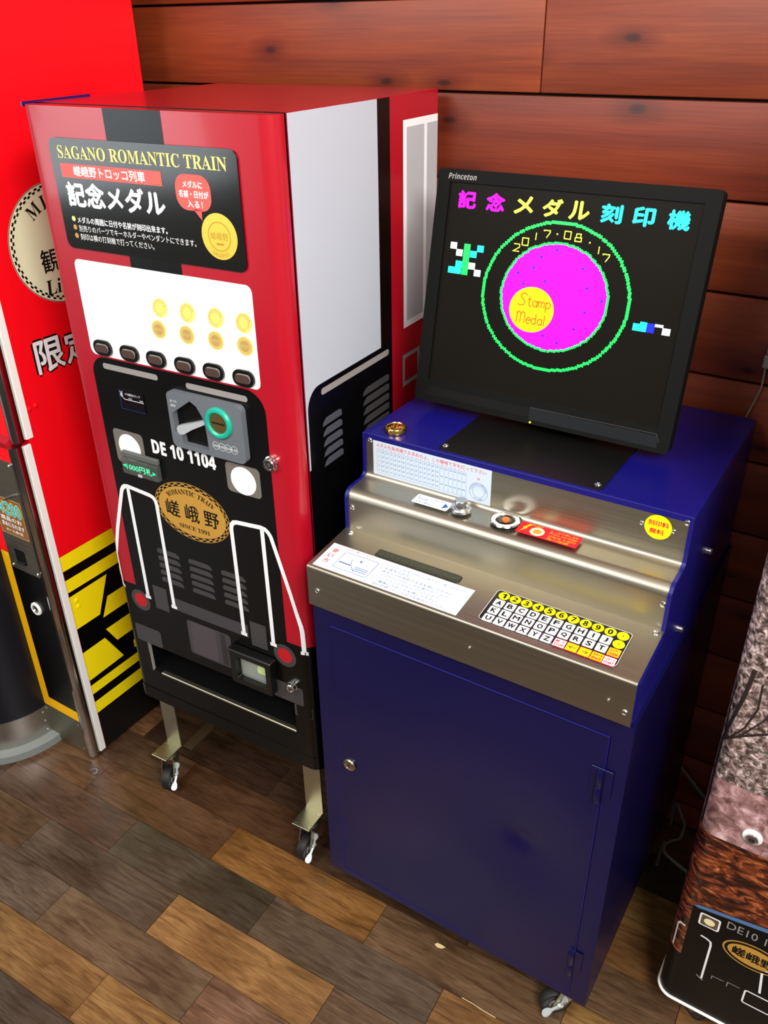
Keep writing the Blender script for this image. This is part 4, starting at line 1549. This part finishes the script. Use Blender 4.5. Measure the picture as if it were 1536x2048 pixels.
g.lathe([(0.0016, 0), (0.0012, 0.001), (0, 0.001)], mf(0.1826, -0.3300, 0.004), (mf(0, 0, 1) - mf(0, 0, 0)), mat('led_lime', '#c8f000', 0.4, emit=2.0), 10)
g.build('power_light', bez, 'tiny lime power light')
g = G()
g.prism(iu, mf, -0.004, 0.0002, SCREEN)
scr = g.build('screen', MO, 'dark glowing screen')
p = Pr(mf, 0.0005)
CX, CY = 0.1862, -0.1445


def pixring(rx, ry, w, m):
    n = 150
    px_ = 0.0016
    pts = []
    for k in range(n):
        t = 2 * PI * k / n
        q = (round((CX + rx * math.cos(t)) / px_) * px_, round((CY + ry * math.sin(t)) / px_) * px_)
        if not pts or q != pts[-1]:
            pts.append(q)
    for q in pts:
        p.rect(q[0] - w / 2, q[1] - w * 0.46, q[0] + w / 2, q[1] + w * 0.46, m, 2)


pixring(0.1115, 0.1035, 0.0046, S_GRN)
p.disc(CX, CY, 0.0810, S_MAG, 0, 0.0752, 72)
pixring(0.0815, 0.0757, 0.0036, S_GRN)
for s, u, m in (('記', 0.0302, S_MAG), ('念', 0.0766, S_MAG), ('メ', 0.1215, S_LYEL), ('ダ', 0.1653, S_LYEL), ('ル', 0.2051, S_LYEL), ('刻', 0.2512, S_CYA), ('印', 0.2956, S_CYA), ('機', 0.3424, S_CYA)):
    p.text(s, u - 0.0140, -0.0345, u + 0.0140, -0.0115, m, 1, 0.045)
for s, u, v in (('2', 0.1192, -0.0814), ('0', 0.1316, -0.0720), ('1', 0.1469, -0.0630), ('7', 0.1627, -0.0585), ('0', 0.1938, -0.0568), ('8', 0.2100, -0.0586), ('1', 0.2421, -0.0718), ('7', 0.2538, -0.0811)):
    seg = {'0': [[(-1, -1), (1, -1), (1, 1), (-1, 1), (-1, -1)]], '1': [[(0, -1), (0, 1)]], '2': [[(-1, 1), (0.9, 1), (1, 0.2), (-1, -1), (1, -1)]], '7': [[(-1, 0.7), (-1, 1), (1, 1), (1, 0.5), (0, -1)]], '8': [[(-0.7, 1), (0.7, 1), (0.7, 0), (-0.7, 0), (-0.7, 1)], [(-1, 0), (1, 0), (1, -1), (-1, -1), (-1, 0)]]}[s]
    for q in seg:
        p.stroke([(u + a * 0.0046, v + b * 0.0050) for a, b in q], 0.0013, S_LYEL, 1)
for u, v in ((0.1783, -0.0569), (0.2275, -0.0634)):
    p.rect(u - 0.001, v - 0.001, u + 0.001, v + 0.001, S_LYEL, 1)
p.disc(0.1560, -0.1655, 0.0350, S_YEL, 1, 0.0325, 44)
for u, v in ((0.1818, -0.0783), (0.1597, -0.0902), (0.1502, -0.1061), (0.1273, -0.1160), (0.1381, -0.1297), (0.1707, -0.1225), (0.2239, -0.0990), (0.2346, -0.1244), (0.2588, -0.1390), (0.2371, -0.1575), (0.2251, -0.1833), (0.1800, -0.1995), (0.2029, -0.2065)):
    p.rect(u - 0.0026, v - 0.0010, u + 0.0026, v + 0.0010, S_DBL, 1)
    p.rect(u - 0.0010, v - 0.0022, u + 0.0010, v + 0.0022, S_DBL, 1)


def pen(strokes, u, v, k):
    for s in strokes:
        p.stroke([(u + a * k, v + b * k) for a, b in s], 0.0017, S_ORG, 3)


LET = {
    'S': [[(1.9, 2.2), (1.6, 2.6), (1.0, 2.7), (0.4, 2.3), (0.5, 1.8), (1.2, 1.2), (1.5, 0.7), (1.2, 0.2), (0.4, 0.0), (-0.2, 0.3)]],
    't': [[(0.4, 2.2), (0.4, 0.3), (0.7, 0.0), (1.0, 0.2)], [(0.0, 1.5), (0.9, 1.5)]],
    'a': [[(1.1, 1.1), (0.6, 1.4), (0.1, 1.0), (0.1, 0.4), (0.5, 0.0), (1.1, 0.4)], [(1.1, 1.4), (1.1, 0.0)]],
    'm': [[(0.0, 0.0), (0.0, 1.4)], [(0.0, 1.0), (0.4, 1.4), (0.7, 1.1), (0.7, 0.0)], [(0.7, 1.0), (1.1, 1.4), (1.4, 1.1), (1.4, 0.0)]],
    'p': [[(0.0, 1.4), (0.0, -0.9)], [(0.0, 1.1), (0.5, 1.4), (1.0, 1.0), (1.0, 0.4), (0.5, 0.0), (0.0, 0.2)]],
    'M': [[(0.0, 0.0), (0.0, 2.4)], [(0.0, 1.9), (0.5, 2.5), (0.9, 2.1), (0.9, 0.0)], [(0.9, 1.9), (1.4, 2.5), (1.9, 2.1), (1.9, 0.0)]],
    'e': [[(0.1, 0.8), (1.0, 0.8), (0.9, 1.3), (0.5, 1.4), (0.1, 1.0), (0.1, 0.4), (0.5, 0.0), (1.0, 0.2)]],
    'd': [[(1.0, 2.4), (1.0, 0.0)], [(1.0, 1.1), (0.5, 1.4), (0.0, 1.0), (0.0, 0.4), (0.5, 0.0), (1.0, 0.3)]],
    'l': [[(0.2, 2.4), (0.2, 0.0)]],
}
for word, u, v, k, adv in (('Stamp', 0.1350, -0.1610, 0.0066, {'S': 2.1, 't': 1.2, 'a': 1.4, 'm': 1.8, 'p': 1.2}), ('Medal', 0.1350, -0.1860, 0.0066, {'M': 2.3, 'e': 1.3, 'd': 1.4, 'a': 1.4, 'l': 0.5})):
    for c in word:
        pen(LET[c], u, v, k)
        u += adv[c] * k
B = 0.0054
for u, v, m in ((0.0166, -0.0894, S_WHT), (0.0275, -0.0988, S_WHT), (0.0618, -0.0899, S_CYA), (0.0512, -0.0988, S_CYA), (0.0286, -0.1154, S_CYA), (0.0280, -0.1250, S_CYA), (0.0170, -0.1250, S_CYA), (0.0509, -0.1159, S_WHT), (0.0613, -0.1250, S_WHT)):
    p.rect(u - B, v - 0.0048, u + B, v + 0.0048, m, 1)
p.rect(0.0345, -0.1300, 0.0450, -0.0850, S_GRN, 2)
for u0, u1, v0, v1, m in ((0.3085, 0.3200, -0.1710, -0.1612, S_CYA), (0.3180, 0.3275, -0.1710, -0.1580, S_CYA), (0.3275, 0.3385, -0.1710, -0.1585, S_BLU), (0.3385, 0.3500, -0.1620, -0.1582, S_WHT), (0.3495, 0.3605, -0.1712, -0.1620, S_WHT)):
    p.rect(u0, v0, u1, v1, m, 1)
p.build('screen_picture', scr, 'bright pixel picture of a medal with the date 2017.08.17')
g = G()
g.box(-0.055, 0.055, 0.060, 0.085, 0.004, 0.200, MONBLK, 0.006, 2, Matrix.Rotation(-MT * 0.6, 4, 'X'))
g.box(-0.085, 0.085, -0.005, 0.165, 0.0003, 0.010, MONBLK, 0.004, 2)
g.build('stand', MO, 'black monitor stand')
bake(MO, Matrix.Scale(SK, 4))

# gold medal on the corner of the console
g = G()
g.lathe([(0, 0), (0.0165, 0), (0.0175, 0.0012), (0.0175, 0.0080), (0.0165, 0.0095), (0.0150, 0.0098), (0.0142, 0.0085), (0, 0.0085)], (0, 0, 0), (0, 0, 1), mat('polished_gold', '#e8bd63', 0.18, 1.0), 40)
rn = random.Random(5)
for k in range(26):
    a, rr_ = rn.random() * 6.28, 0.0125 * math.sqrt(rn.random())
    g.lathe([(0.0022, 0), (0.0014, 0.0012), (0, 0.0014)], (rr_ * math.cos(a), rr_ * math.sin(a), 0.0083), (0, 0, 1), MATS['polished_gold'], 7)
md = g.build('gold_medal', None)
md.location = (0.5361 + 0.0440 * SK, -0.0313 + 0.1795 * SK, STZ + 0.0002)
md.scale = (1.06, 1.06, 1.06)
md.rotation_euler = (0, 0, 0.5)
tag(md, 'embossed gold medal lying on the blue console top corner beside the monitor', 'medal')

# ================================================================== RED MACHINE AT THE LEFT
R = thing('red_souvenir_machine', 'tall bright red machine with yellow and black stripes, chrome edges and a round column', 'machine', (-0.21, 0.0, 0))
RX, RYB, RZT, RXL = 0.0, 0.45, 1.86, -0.60
g = G()
g.box(RXL, RX, -0.002, RYB, 0.004, RZT, RED2, 0.001, 1)
g.build('body', R, 'bright red cabinet body')
rs = plane_frame((RX, 0, 0), (0, 1, 0), (0, 0, 1))
p = Pr(rs, 0.0004)
p.rect(0.0, 0.1200, RYB - 0.001, 0.5910, BLACK)
p.rect(0.0, 0.005, RYB - 0.001, 0.1200, mat('black_skirt', '#0b0b0c', 0.42), 0)
MY = 0.169
mm = lambda y: 2 * MY - y
for z0, z1_ in ((0.5520, 0.5910), (0.4935, 0.5270), (0.1855, 0.2130), (0.1240, 0.1600)):
    p.rect(0.0, z0, RYB - 0.001, z1_, YEL, 1)
for q in ([(0.0, 0.4810), (0.1114, 0.4825), (0.0695, 0.3885), (0.0, 0.3885)], [(0.0, 0.3165), (0.0682, 0.3175), (0.1110, 0.2325), (0.0, 0.2295)]):
    p.poly(q[::-1], YEL, 1)
    p.poly([(mm(y), z) for y, z in q], YEL, 1)
p.poly([(0.0763, 0.3740), (mm(0.0763), 0.3740), (mm(0.1006), 0.4240), (0.1006, 0.4240)], YEL, 1)
p.poly([(0.1020, 0.2880), (mm(0.1020), 0.2880), (mm(0.0766), 0.3387), (0.0766, 0.3387)], YEL, 1)
p.rect(0.1498, 0.4585, mm(0.1498), 0.4835, YEL, 1)
p.rect(0.1480, 0.2325, mm(0.1480), 0.2560, YEL, 1)
p.build('stripe_livery', R, 'yellow stripes on black')
p = Pr(rs, 0.0005)
BC = (0.169, 1.2506)
p.disc(*BC, 0.1165, BADGE, 0, n=72)
p.ring(*BC, 0.1160, 0.0014, INKBLK, 1, n=72)
for row in range(2):
    n = 96
    r0 = 0.1118 - row * 0.0042
    for k in range(n):
        if (k + row) % 2:
            continue
        a, b = 2 * PI * k / n, 2 * PI * (k + 1) / n
        P = lambda t, d: (BC[0] + (r0 - d) * math.cos(t), BC[1] + (r0 - d) * math.sin(t))
        p.quad(P(a, 0.0042), P(b, 0.0042), P(b, 0), P(a, 0), INKBLK, 1)
for s, ang in (('M', -34), ('I', -14)):
    t = math.radians(ang)
    c = (BC[0] + 0.082 * math.sin(t), BC[1] + 0.082 * math.cos(t))
    w = 0.0145 if s == 'M' else 0.006
    p.text(serif(s), c[0] - w, c[1] - 0.0130, c[0] + w, c[1] + 0.0130, INKBLK, 1, rot=-t)
p.text('観', 0.1170, 1.1990, 0.1600, 1.2440, INKBLK, 1, 0.012)
p.text('光', 0.1780, 1.1990, 0.2210, 1.2440, INKBLK, 1, 0.012)
p.text(serif('Lin'), 0.1170, 1.1560, 0.1750, 1.1850, INKBLK, 1, shear=0.12)
p.build('round_badge', R, 'cream round badge with a chequered rim')
p = Pr(rs, 0.0005)
for s, u in (('限', 0.0570), ('定', 0.1300)):
    p.text(s, u, 1.0080, u + 0.0660, 1.0740, INKBLK, 0, 0.085)
    p.text(s, u, 1.0080, u + 0.0660, 1.0740, WHITE, 2, 0.022)
p.build('large_lettering', R, 'white lettering with a black outline')
for y, z in ((0.0155, 0.9470), (0.0320, 0.9490), (0.0165, 0.4630), (0.0183, 0.4455)):
    g = G()
    g.lathe([(0.0062, 0), (0.0056, 0.0012), (0.0035, 0.0022), (0, 0.0026)], rs(y, z, 0.0004), (1, 0, 0), RED2 if z > 0.8 else YEL, 16)
    g.build('panel_dimple', R)
# white edge strips and chrome corner mouldings
LEAN = 0.0
for z0, z1_, dy in ((0.006, 0.8760, 0.0), (0.8870, RZT - 0.01, 0.010)):
    g = G()
    g.box(-0.004, 0.0030, -0.019 + dy, -0.0015 + dy, z0, z1_, WHITEP, 0.0012, 1)
    g.build('edge_strip', R, 'white plastic edge strip')
    g = G()
    out = [(-0.022, -0.018), (-0.022, -0.040), (-0.016, -0.0445), (-0.006, -0.0455), (0.002, -0.041), (0.0045, -0.033), (0.0035, -0.026), (0.0005, -0.022), (0.0002, -0.0195), (-0.006, -0.018)]
    g.prism([(x, y + dy) for x, y in out], plane_frame((0, 0, 0), (1, 0, 0), (0, 1, 0)), z0, z1_ + 0.004, CHROME)
    g.build('chrome_moulding', R, 'chrome corner moulding')
# fronts
g = G()
g.box(RXL, -0.021, -0.0405, -0.001, 0.004, 0.8790, RED2, 0.001, 1)
lfp = g.build('lower_front', R, 'lower front panel')
g = G()
g.box(RXL, -0.021, -0.0280, -0.001, 0.8940, RZT, RED2, 0.001, 1)
g.prism([(-0.0420, 0.8790), (-0.0405, 0.8720), (-0.002, 0.8720), (-0.002, 0.8960), (-0.0280, 0.8960), (-0.0420, 0.8860)], lambda u, v, h=0.0: Vector((h, u, v)), RXL, -0.0205, RED)
g.build('upper_front', R, 'upper front panel')
rfp = plane_frame((0.21, -0.0405, 0), (1, 0, 0), (0, 0, 1))      # u given as world x
p = Pr(rfp, 0.0004)
p.rect(-0.42, 0.1150, -0.2315, 0.5860, BLACK)
p.rect(-0.42, 0.5600, -0.2315, 0.5860, YELO, 1)
p.rect(-0.3690, 0.1150, -0.3385, 0.5600, YELO, 1)
p.rect(-0.3385, 0.1150, -0.2315, 0.1470, YELO, 1)
p.build('front_stripes', lfp, 'amber border on black')
g = G()
g.box(-0.160, -0.0215, -0.0420, -0.0400, 0.006, 0.1150, STEELD)
for x, z in ((-0.15, 0.100), (-0.03, 0.100), (-0.15, 0.02), (-0.03, 0.02)):
    g.lathe([(0.0025, 0), (0.0020, 0.0012), (0, 0.0015)], (x, -0.042, z), (0, -1, 0), CHROME, 8)
g.build('kick_plate', R, 'dull steel kick plate')
g = G()
g.prism(rrect(-0.3325, 0.5520, -0.2310, 0.8420, 0.006), rfp, 0.0003, 0.0030, STEEL2)
cpp = g.build('coin_plate', R, 'steel coin plate')
for u, z in ((-0.2390, 0.8340), (-0.3240, 0.5600), (-0.2390, 0.5600), (-0.3240, 0.8340)):
    screw('rivet', rfp, u, z, cpp, 0.0042, None, 0.003)
g = G()
g.prism(rrect(-0.3040, 0.5730, -0.2690, 0.6110, 0.003), rfp, 0.0030, 0.0036, INSIDE)
g.box(0.21 - 0.3010, 0.21 - 0.2720, -0.0480, -0.0436, 0.5740, 0.5800, INSIDE, 0.001, 1)
g.build('coin_return', cpp, 'dark coin return opening')
g = G()
g.tube([rfp(-0.2880, 0.7400, 0.004), rfp(-0.2700, 0.7510, 0.006), rfp(-0.2500, 0.7620, 0.005), rfp(-0.2340, 0.7680, 0.003)], 0.0026, CHROME)
g.build('slot_guide', cpp, 'chrome slot guide')
p = Pr(rfp, 0.0034)
p.rect(-0.3300, 0.6480, -0.2350, 0.7455, BROWNP)
p.stroke(rrect(-0.3290, 0.6490, -0.2360, 0.7445), 0.0008, STRAW, 1, True)
p.text(sans('¥200'), -0.3150, 0.7020, -0.2420, 0.7350, YEL, 1, 0.05)
p.text(sans('¥200'), -0.3150, 0.7020, -0.2420, 0.7350, CYANP, 3, 0.01)
p.text('商品のお', -0.3190, 0.6850, -0.2480, 0.6970, WHITE, 1, 0.03)
p.text('求めになれます', -0.3210, 0.6690, -0.2440, 0.6810, WHITE, 1, 0.03)
p.text('お一人様1回', -0.3100, 0.6570, -0.2540, 0.6640, WHITE, 1, 0.03)
p.build('price_sticker', cpp, 'brown sticker with a blue price of 200 yen')
g = G()
g.lathe([(0.0170, 0), (0.0170, 0.003), (0.0150, 0.005), (0.0105, 0.0045), (0.0090, 0.001), (0, 0.001)], rfp(-0.2830, 0.4480, 0.0005), (0, -1, 0), WHITEP, 28, [WHITEP, WHITEP, WHITEP, CHROME, INSIDE])
g.build('keyhole', R, 'white ringed keyhole')
# round column bulging from the front
cxm, cym, crr = -0.320, -0.0405, 0.1650


def arcpts(r, n=28):
    return [(cxm + r * math.cos(-PI * k / n), cym + r * math.sin(-PI * k / n)) for k in range(n + 1)]


topf = plane_frame((0, 0, 0), (1, 0, 0), (0, 1, 0))
g = G()
g.prism(arcpts(crr)[::-1], topf, 0.100, 0.588, NAVYCOL)
colm = g.build('column', R, 'dark blue round column')
g = G()
g.prism(arcpts(crr + 0.0015)[::-1], topf, 0.022, 0.1060, STEELR)
ck = g.build('column_skirt', R, 'brushed steel skirt round the column')
for z in (0.090, 0.062, 0.032):
    t = math.radians(-4)
    d = Vector((math.cos(t), math.sin(t), 0))
    g = G()
    g.lathe([(0.0040, 0), (0.0034, 0.0012), (0, 0.0018)], Vector((cxm, cym, z)) + d * (crr + 0.0015), d, CHROME, 10)
    g.build('rivet', ck)
g = G()
g.prism(arcpts(0.196)[::-1], topf, 0.0005, 0.022, GREYBASE)
g.build('column_base', R, 'grey base under the column')

# ================================================================== PHOTO-WRAPPED MACHINE AT THE RIGHT
MX, MYF, MR = 1.1900, 0.0910, 0.028
MM = thing('photo_wrapped_machine', 'machine wrapped in blossom and steam train photographs, right of the navy cabinet', 'machine', (MX, MYF, 0))
MW, MD = 0.46, 0.42


def mmap(u, v, h=0.0):
    """u: world x along the front; rolls round the left corner"""
    x = u - MX
    if x < MR:
        t = (MR - x) / MR
        if t > PI / 2:
            return Vector((-h, MR + (t - PI / 2) * MR, v))
        return Vector((MR - (MR + h) * math.sin(t), MR - (MR + h) * math.cos(t), v))
    return Vector((x, -h, v))


g = G()
zs = [0.058, 0.190, 0.500, 0.620, 1.020, 1.62]
zm = [TRAINBLK, AUTUMN, PINKISH, SAKURA, CREAM]
s0 = MX + MR
us = [s0 - MR * PI / 2 - 0.34] + [s0 - MR * PI / 2 * (1 - k / 8) for k in range(9)] + [MX + MW - 0.02, MX + MW]
for z0, z1_, m in zip(zs, zs[1:], zm):
    for a, b in zip(us, us[1:]):
        g.face([mmap(a, z0), mmap(b, z0), mmap(b, z1_), mmap(a, z1_)], m)
    g.face([(MW, 0, z0), (MW, MD - 0.05, z0), (MW, MD - 0.05, z1_), (MW, 0, z1_)], m)
    g.face([(MW, MD - 0.05, z0), (0, MD - 0.05, z0), (0, MD - 0.05, z1_), (MW, MD - 0.05, z1_)], TRAINBLK)
pl = [tuple(mmap(u, 0))[:2] for u in us] + [(MW, MD - 0.05), (0, MD - 0.05)]
g.polyh([pl], topf, 1.62, CREAM)
g.polyh([pl], topf, 0.058, TRAINBLK, True)
bmesh.ops.remove_doubles(g.bm, verts=g.bm.verts, dist=1e-5)
g.build('wrapped_body', MM, 'body wrapped in a printed photograph', fix=False)
p = Pr(mmap, 0.0003)
p.poly([(1.2000, 0.672), (1.2015, 0.622), (1.2420, 0.621), (1.2900, 0.640), (1.3400, 0.650), (1.3400, 0.715), (1.2900, 0.700), (1.2350, 0.706), (1.2100, 0.700)], POND)
p.poly([(1.2150, 0.060), (1.6300, 0.060), (1.6300, 0.3980), (1.2230, 0.3330), (1.2150, 0.3260)], TRAINBLK)
p.poly([(1.2150, 0.3260), (1.2230, 0.3320), (1.6300, 0.3980), (1.6300, 0.3850), (1.2230, 0.3240)][::-1], TRAINBLUE, 1)
p.rect(1.2285, 0.2870, 1.2625, 0.3175, WHITE, 1, 0.004)
p.rect(1.2315, 0.2895, 1.2595, 0.3145, mat('lamp_print_brown', '#5b4a3a', 0.4), 2, 0.003)
p.disc(1.2455, 0.3015, 0.0090, mat('lamp_print_cream', '#e9dcae', 0.4), 3, 0.0080, 20)
p.text('DE10 11', 1.2720, 0.3080, 1.3450, 0.3260, GREYBAR, 1)
p.disc(1.3233, 0.2660, 0.0500, GOLDP, 1, 0.0300, 40)
p.ring(1.3233, 0.2660, 0.0470, 0.0050, INKBLK, 2, 0.0275, 40)
p.text('嵯峨野', 1.2900, 0.2550, 1.3560, 0.2760, INKBLK, 2, 0.03)
p.stroke([(1.1965, 0.1950), (1.1970, 0.2560), (1.2010, 0.2630), (1.2080, 0.2640), (1.2480, 0.2590), (1.2555, 0.2550), (1.2570, 0.2460), (1.2570, 0.1520)], 0.0035, WHITE, 2)
p.stroke([(1.3480, 0.1880), (1.3420, 0.2400), (1.3480, 0.2480), (1.3900, 0.2520)], 0.0040, WHITE, 2)
p.stroke(rrect(1.3270, 0.1450, 1.3720, 0.1790, 0.004), 0.0030, WHITE, 2, True)
p.stroke([(1.2600, 0.1480), (1.2480, 0.1560)], 0.0025, GREYBAR, 2)
p.stroke([(1.2723, 0.1640), (1.2723, 0.1723), (1.2918, 0.1730)], 0.0015, GREYBAR, 2)
p.stroke([(1.2980, 0.1640), (1.2980, 0.1760), (1.3180, 0.1760)], 0.0015, GREYBAR, 2)
# bare printed branches
BRN = mat('branch_print', '#2a2220', 0.35)
for pts, w in (([(1.1890, 0.505), (1.1900, 0.580), (1.1885, 0.640), (1.1895, 0.690), (1.1990, 0.735), (1.2090, 0.790), (1.2136, 0.840)], 0.0060),
               ([(1.1895, 0.690), (1.2160, 0.716), (1.2510, 0.738), (1.3000, 0.742)], 0.0042),
               ([(1.2040, 0.7060), (1.2200, 0.735), (1.2300, 0.775), (1.2280, 0.820)], 0.0030),
               ([(1.1910, 0.700), (1.1870, 0.766), (1.1900, 0.800)], 0.0040),
               ([(1.2160, 0.716), (1.2420, 0.760), (1.2560, 0.800)], 0.0026)):
    p.stroke(pts, w, BRN, 1, sub=3)
p.build('train_print', MM, 'printed pond, branches and train front')
g = G()
g.tube([mmap(u, 0.0600, 0.001) for u in us[:-1]], 0.0032, WHITEP, 8)
g.build('white_trim', MM, 'white trim round the foot')
g = G()
g.lathe([(0.0150, 0), (0.0150, 0.002), (0.0135, 0.003), (0.0100, 0.003), (0.0098, 0.008), (0.0080, 0.009), (0.0045, 0.009), (0.0040, 0.006), (0, 0.006)], mmap(1.2700, 0.5330, 0.0003), (0, -1, 0), CHROME, 26, [WHITEP, WHITEP, WHITEP, CHROME, CHROME, CHROME, GREYD2, GREYD2])
g.build('lock', MM, 'chrome lock with a white collar')
for x, y in ((0.050, 0.045), (0.41, 0.045), (0.050, 0.32), (0.41, 0.32)):
    make_caster(MM, x, y, 0.058 if False else 0.062, -0.6, False)


# ================================================================== CABLES AND SCRAPS
def smooth_path(pts, n=8):
    pts = [Vector(q) for q in pts]
    out = []
    for i in range(len(pts) - 1):
        p0, p1, p2, p3 = pts[max(i - 1, 0)], pts[i], pts[i + 1], pts[min(i + 2, len(pts) - 1)]
        for k in range(n):
            t = k / n
            out.append(0.5 * ((2 * p1) + (p2 - p0) * t + (2 * p0 - 5 * p1 + 4 * p2 - p3) * t * t + (3 * p1 - p0 - 3 * p2 + p3) * t ** 3))
    out.append(pts[-1])
    return out


def cable(name, pts, r, m, label, cat='cable'):
    g = G()
    g.tube(smooth_path(pts), r, m, 8)
    o = g.build(name)
    return tag(o, label, cat)


cable('power_cable', [(1.098, 0.530, 0.004), (1.097, 0.528, 0.040), (1.099, 0.522, 0.0750), (1.106, 0.515, 0.0838), (1.118, 0.500, 0.0780), (1.130, 0.500, 0.0500), (1.129, 0.488, 0.0180), (1.112, 0.478, 0.0060), (1.102, 0.450, 0.0060), (1.104, 0.400, 0.006)], 0.0035, CABLEG,
      'dark grey cable bent into a loop on the floor behind the navy cabinet')
cable('power_cable', [(1.101, 0.470, 0.0045), (1.108, 0.445, 0.0045), (1.130, 0.432, 0.0045), (1.175, 0.415, 0.0045), (1.215, 0.40, 0.0045)], 0.0040, mat('pale_cable', '#8d8a86', 0.5),
      'pale grey cable lying straight on the floor towards the photo-wrapped machine')
cable('power_cable', [(1.05, 0.532, 0.215), (1.090, 0.530, 0.185), (1.148, 0.528, 0.131), (1.19, 0.524, 0.090), (1.22, 0.52, 0.005)], 0.0040, CABLEG,
      'grey cable running slantwise down the boards between navy cabinet and photo-wrapped machine')
g = G()
g.tube(smooth_path([(1.108, 0.532, 1.46), (1.100, 0.531, 1.32), (1.092, 0.531, 1.20), (1.0885, 0.531, 1.150)]), 0.0025, CABLEB, 8)
hc = thing('hanging_plug', 'small grey plug on a thin cord hanging against the boards at right', 'plug', (1.087, 0.53, 1.115))
me_ = g.mesh('cord')
o = obj('cord', me_, hc)
o.location = (-1.087, -0.53, -1.115)
g = G()
g.box(-0.0085, 0.0105, -0.008, 0.008, 0.0, 0.022, mat('grey_plug', '#7c7670', 0.45), 0.002, 1)
g.box(-0.0065, 0.0085, -0.006, 0.006, 0.022, 0.036, MATS['grey_plug'], 0.003, 1)
g.build('plug_body', hc, 'grey plug body')
g = G()
g.tube(smooth_path([(-0.004, 0, 0.002), (-0.003, 0, -0.022), (-0.004, 0.001, -0.040), (-0.009, 0.002, -0.062), (-0.020, 0.002, -0.110), (-0.03, 0.0, -0.20)]), 0.0016, mat('thin_cord', '#8a7f76', 0.5), 8)
g.build('thin_cord', hc, 'thin pale cord below the plug')

g = G()
g.prism([(-0.011, 0.000), (-0.004, -0.004), (0.005, -0.003), (0.012, 0.003), (0.004, 0.0045), (-0.006, 0.005)], topf, 0.0002, 0.0012, STRAW)
o = g.build('paper_scrap')
o.location = (0.7902, -0.0167, 0)
o.rotation_euler = (0, 0, 0.1)
tag(o, 'small pale paper scrap on the floor in front of the navy cabinet', 'scrap')
g = G()
g.tube([(-0.035, 0, 0.0008), (-0.01, 0.0006, 0.0008), (0.01, -0.0004, 0.0008), (0.036, 0, 0.0008)], 0.0007, STRAW, 6)
o = g.build('straw_stalk')
o.location = (0.9130, -0.0850, 0.0)
tag(o, 'thin straw stalk lying in a floor joint near the bottom edge', 'straw')
g = G()
g.tube(smooth_path([(-0.010, -0.004, 0.0015), (-0.004, 0.005, 0.0015), (0.004, 0.007, 0.0015), (0.010, 0.002, 0.0015), (0.011, -0.004, 0.0015), (0.005, -0.006, 0.0015)]), 0.0014, CHROME, 6)
o = g.build('metal_clip')
o.location = (-0.1755, -0.0710, 0.0)
tag(o, 'tiny bent metal clip on the floor before the red machine', 'clip')
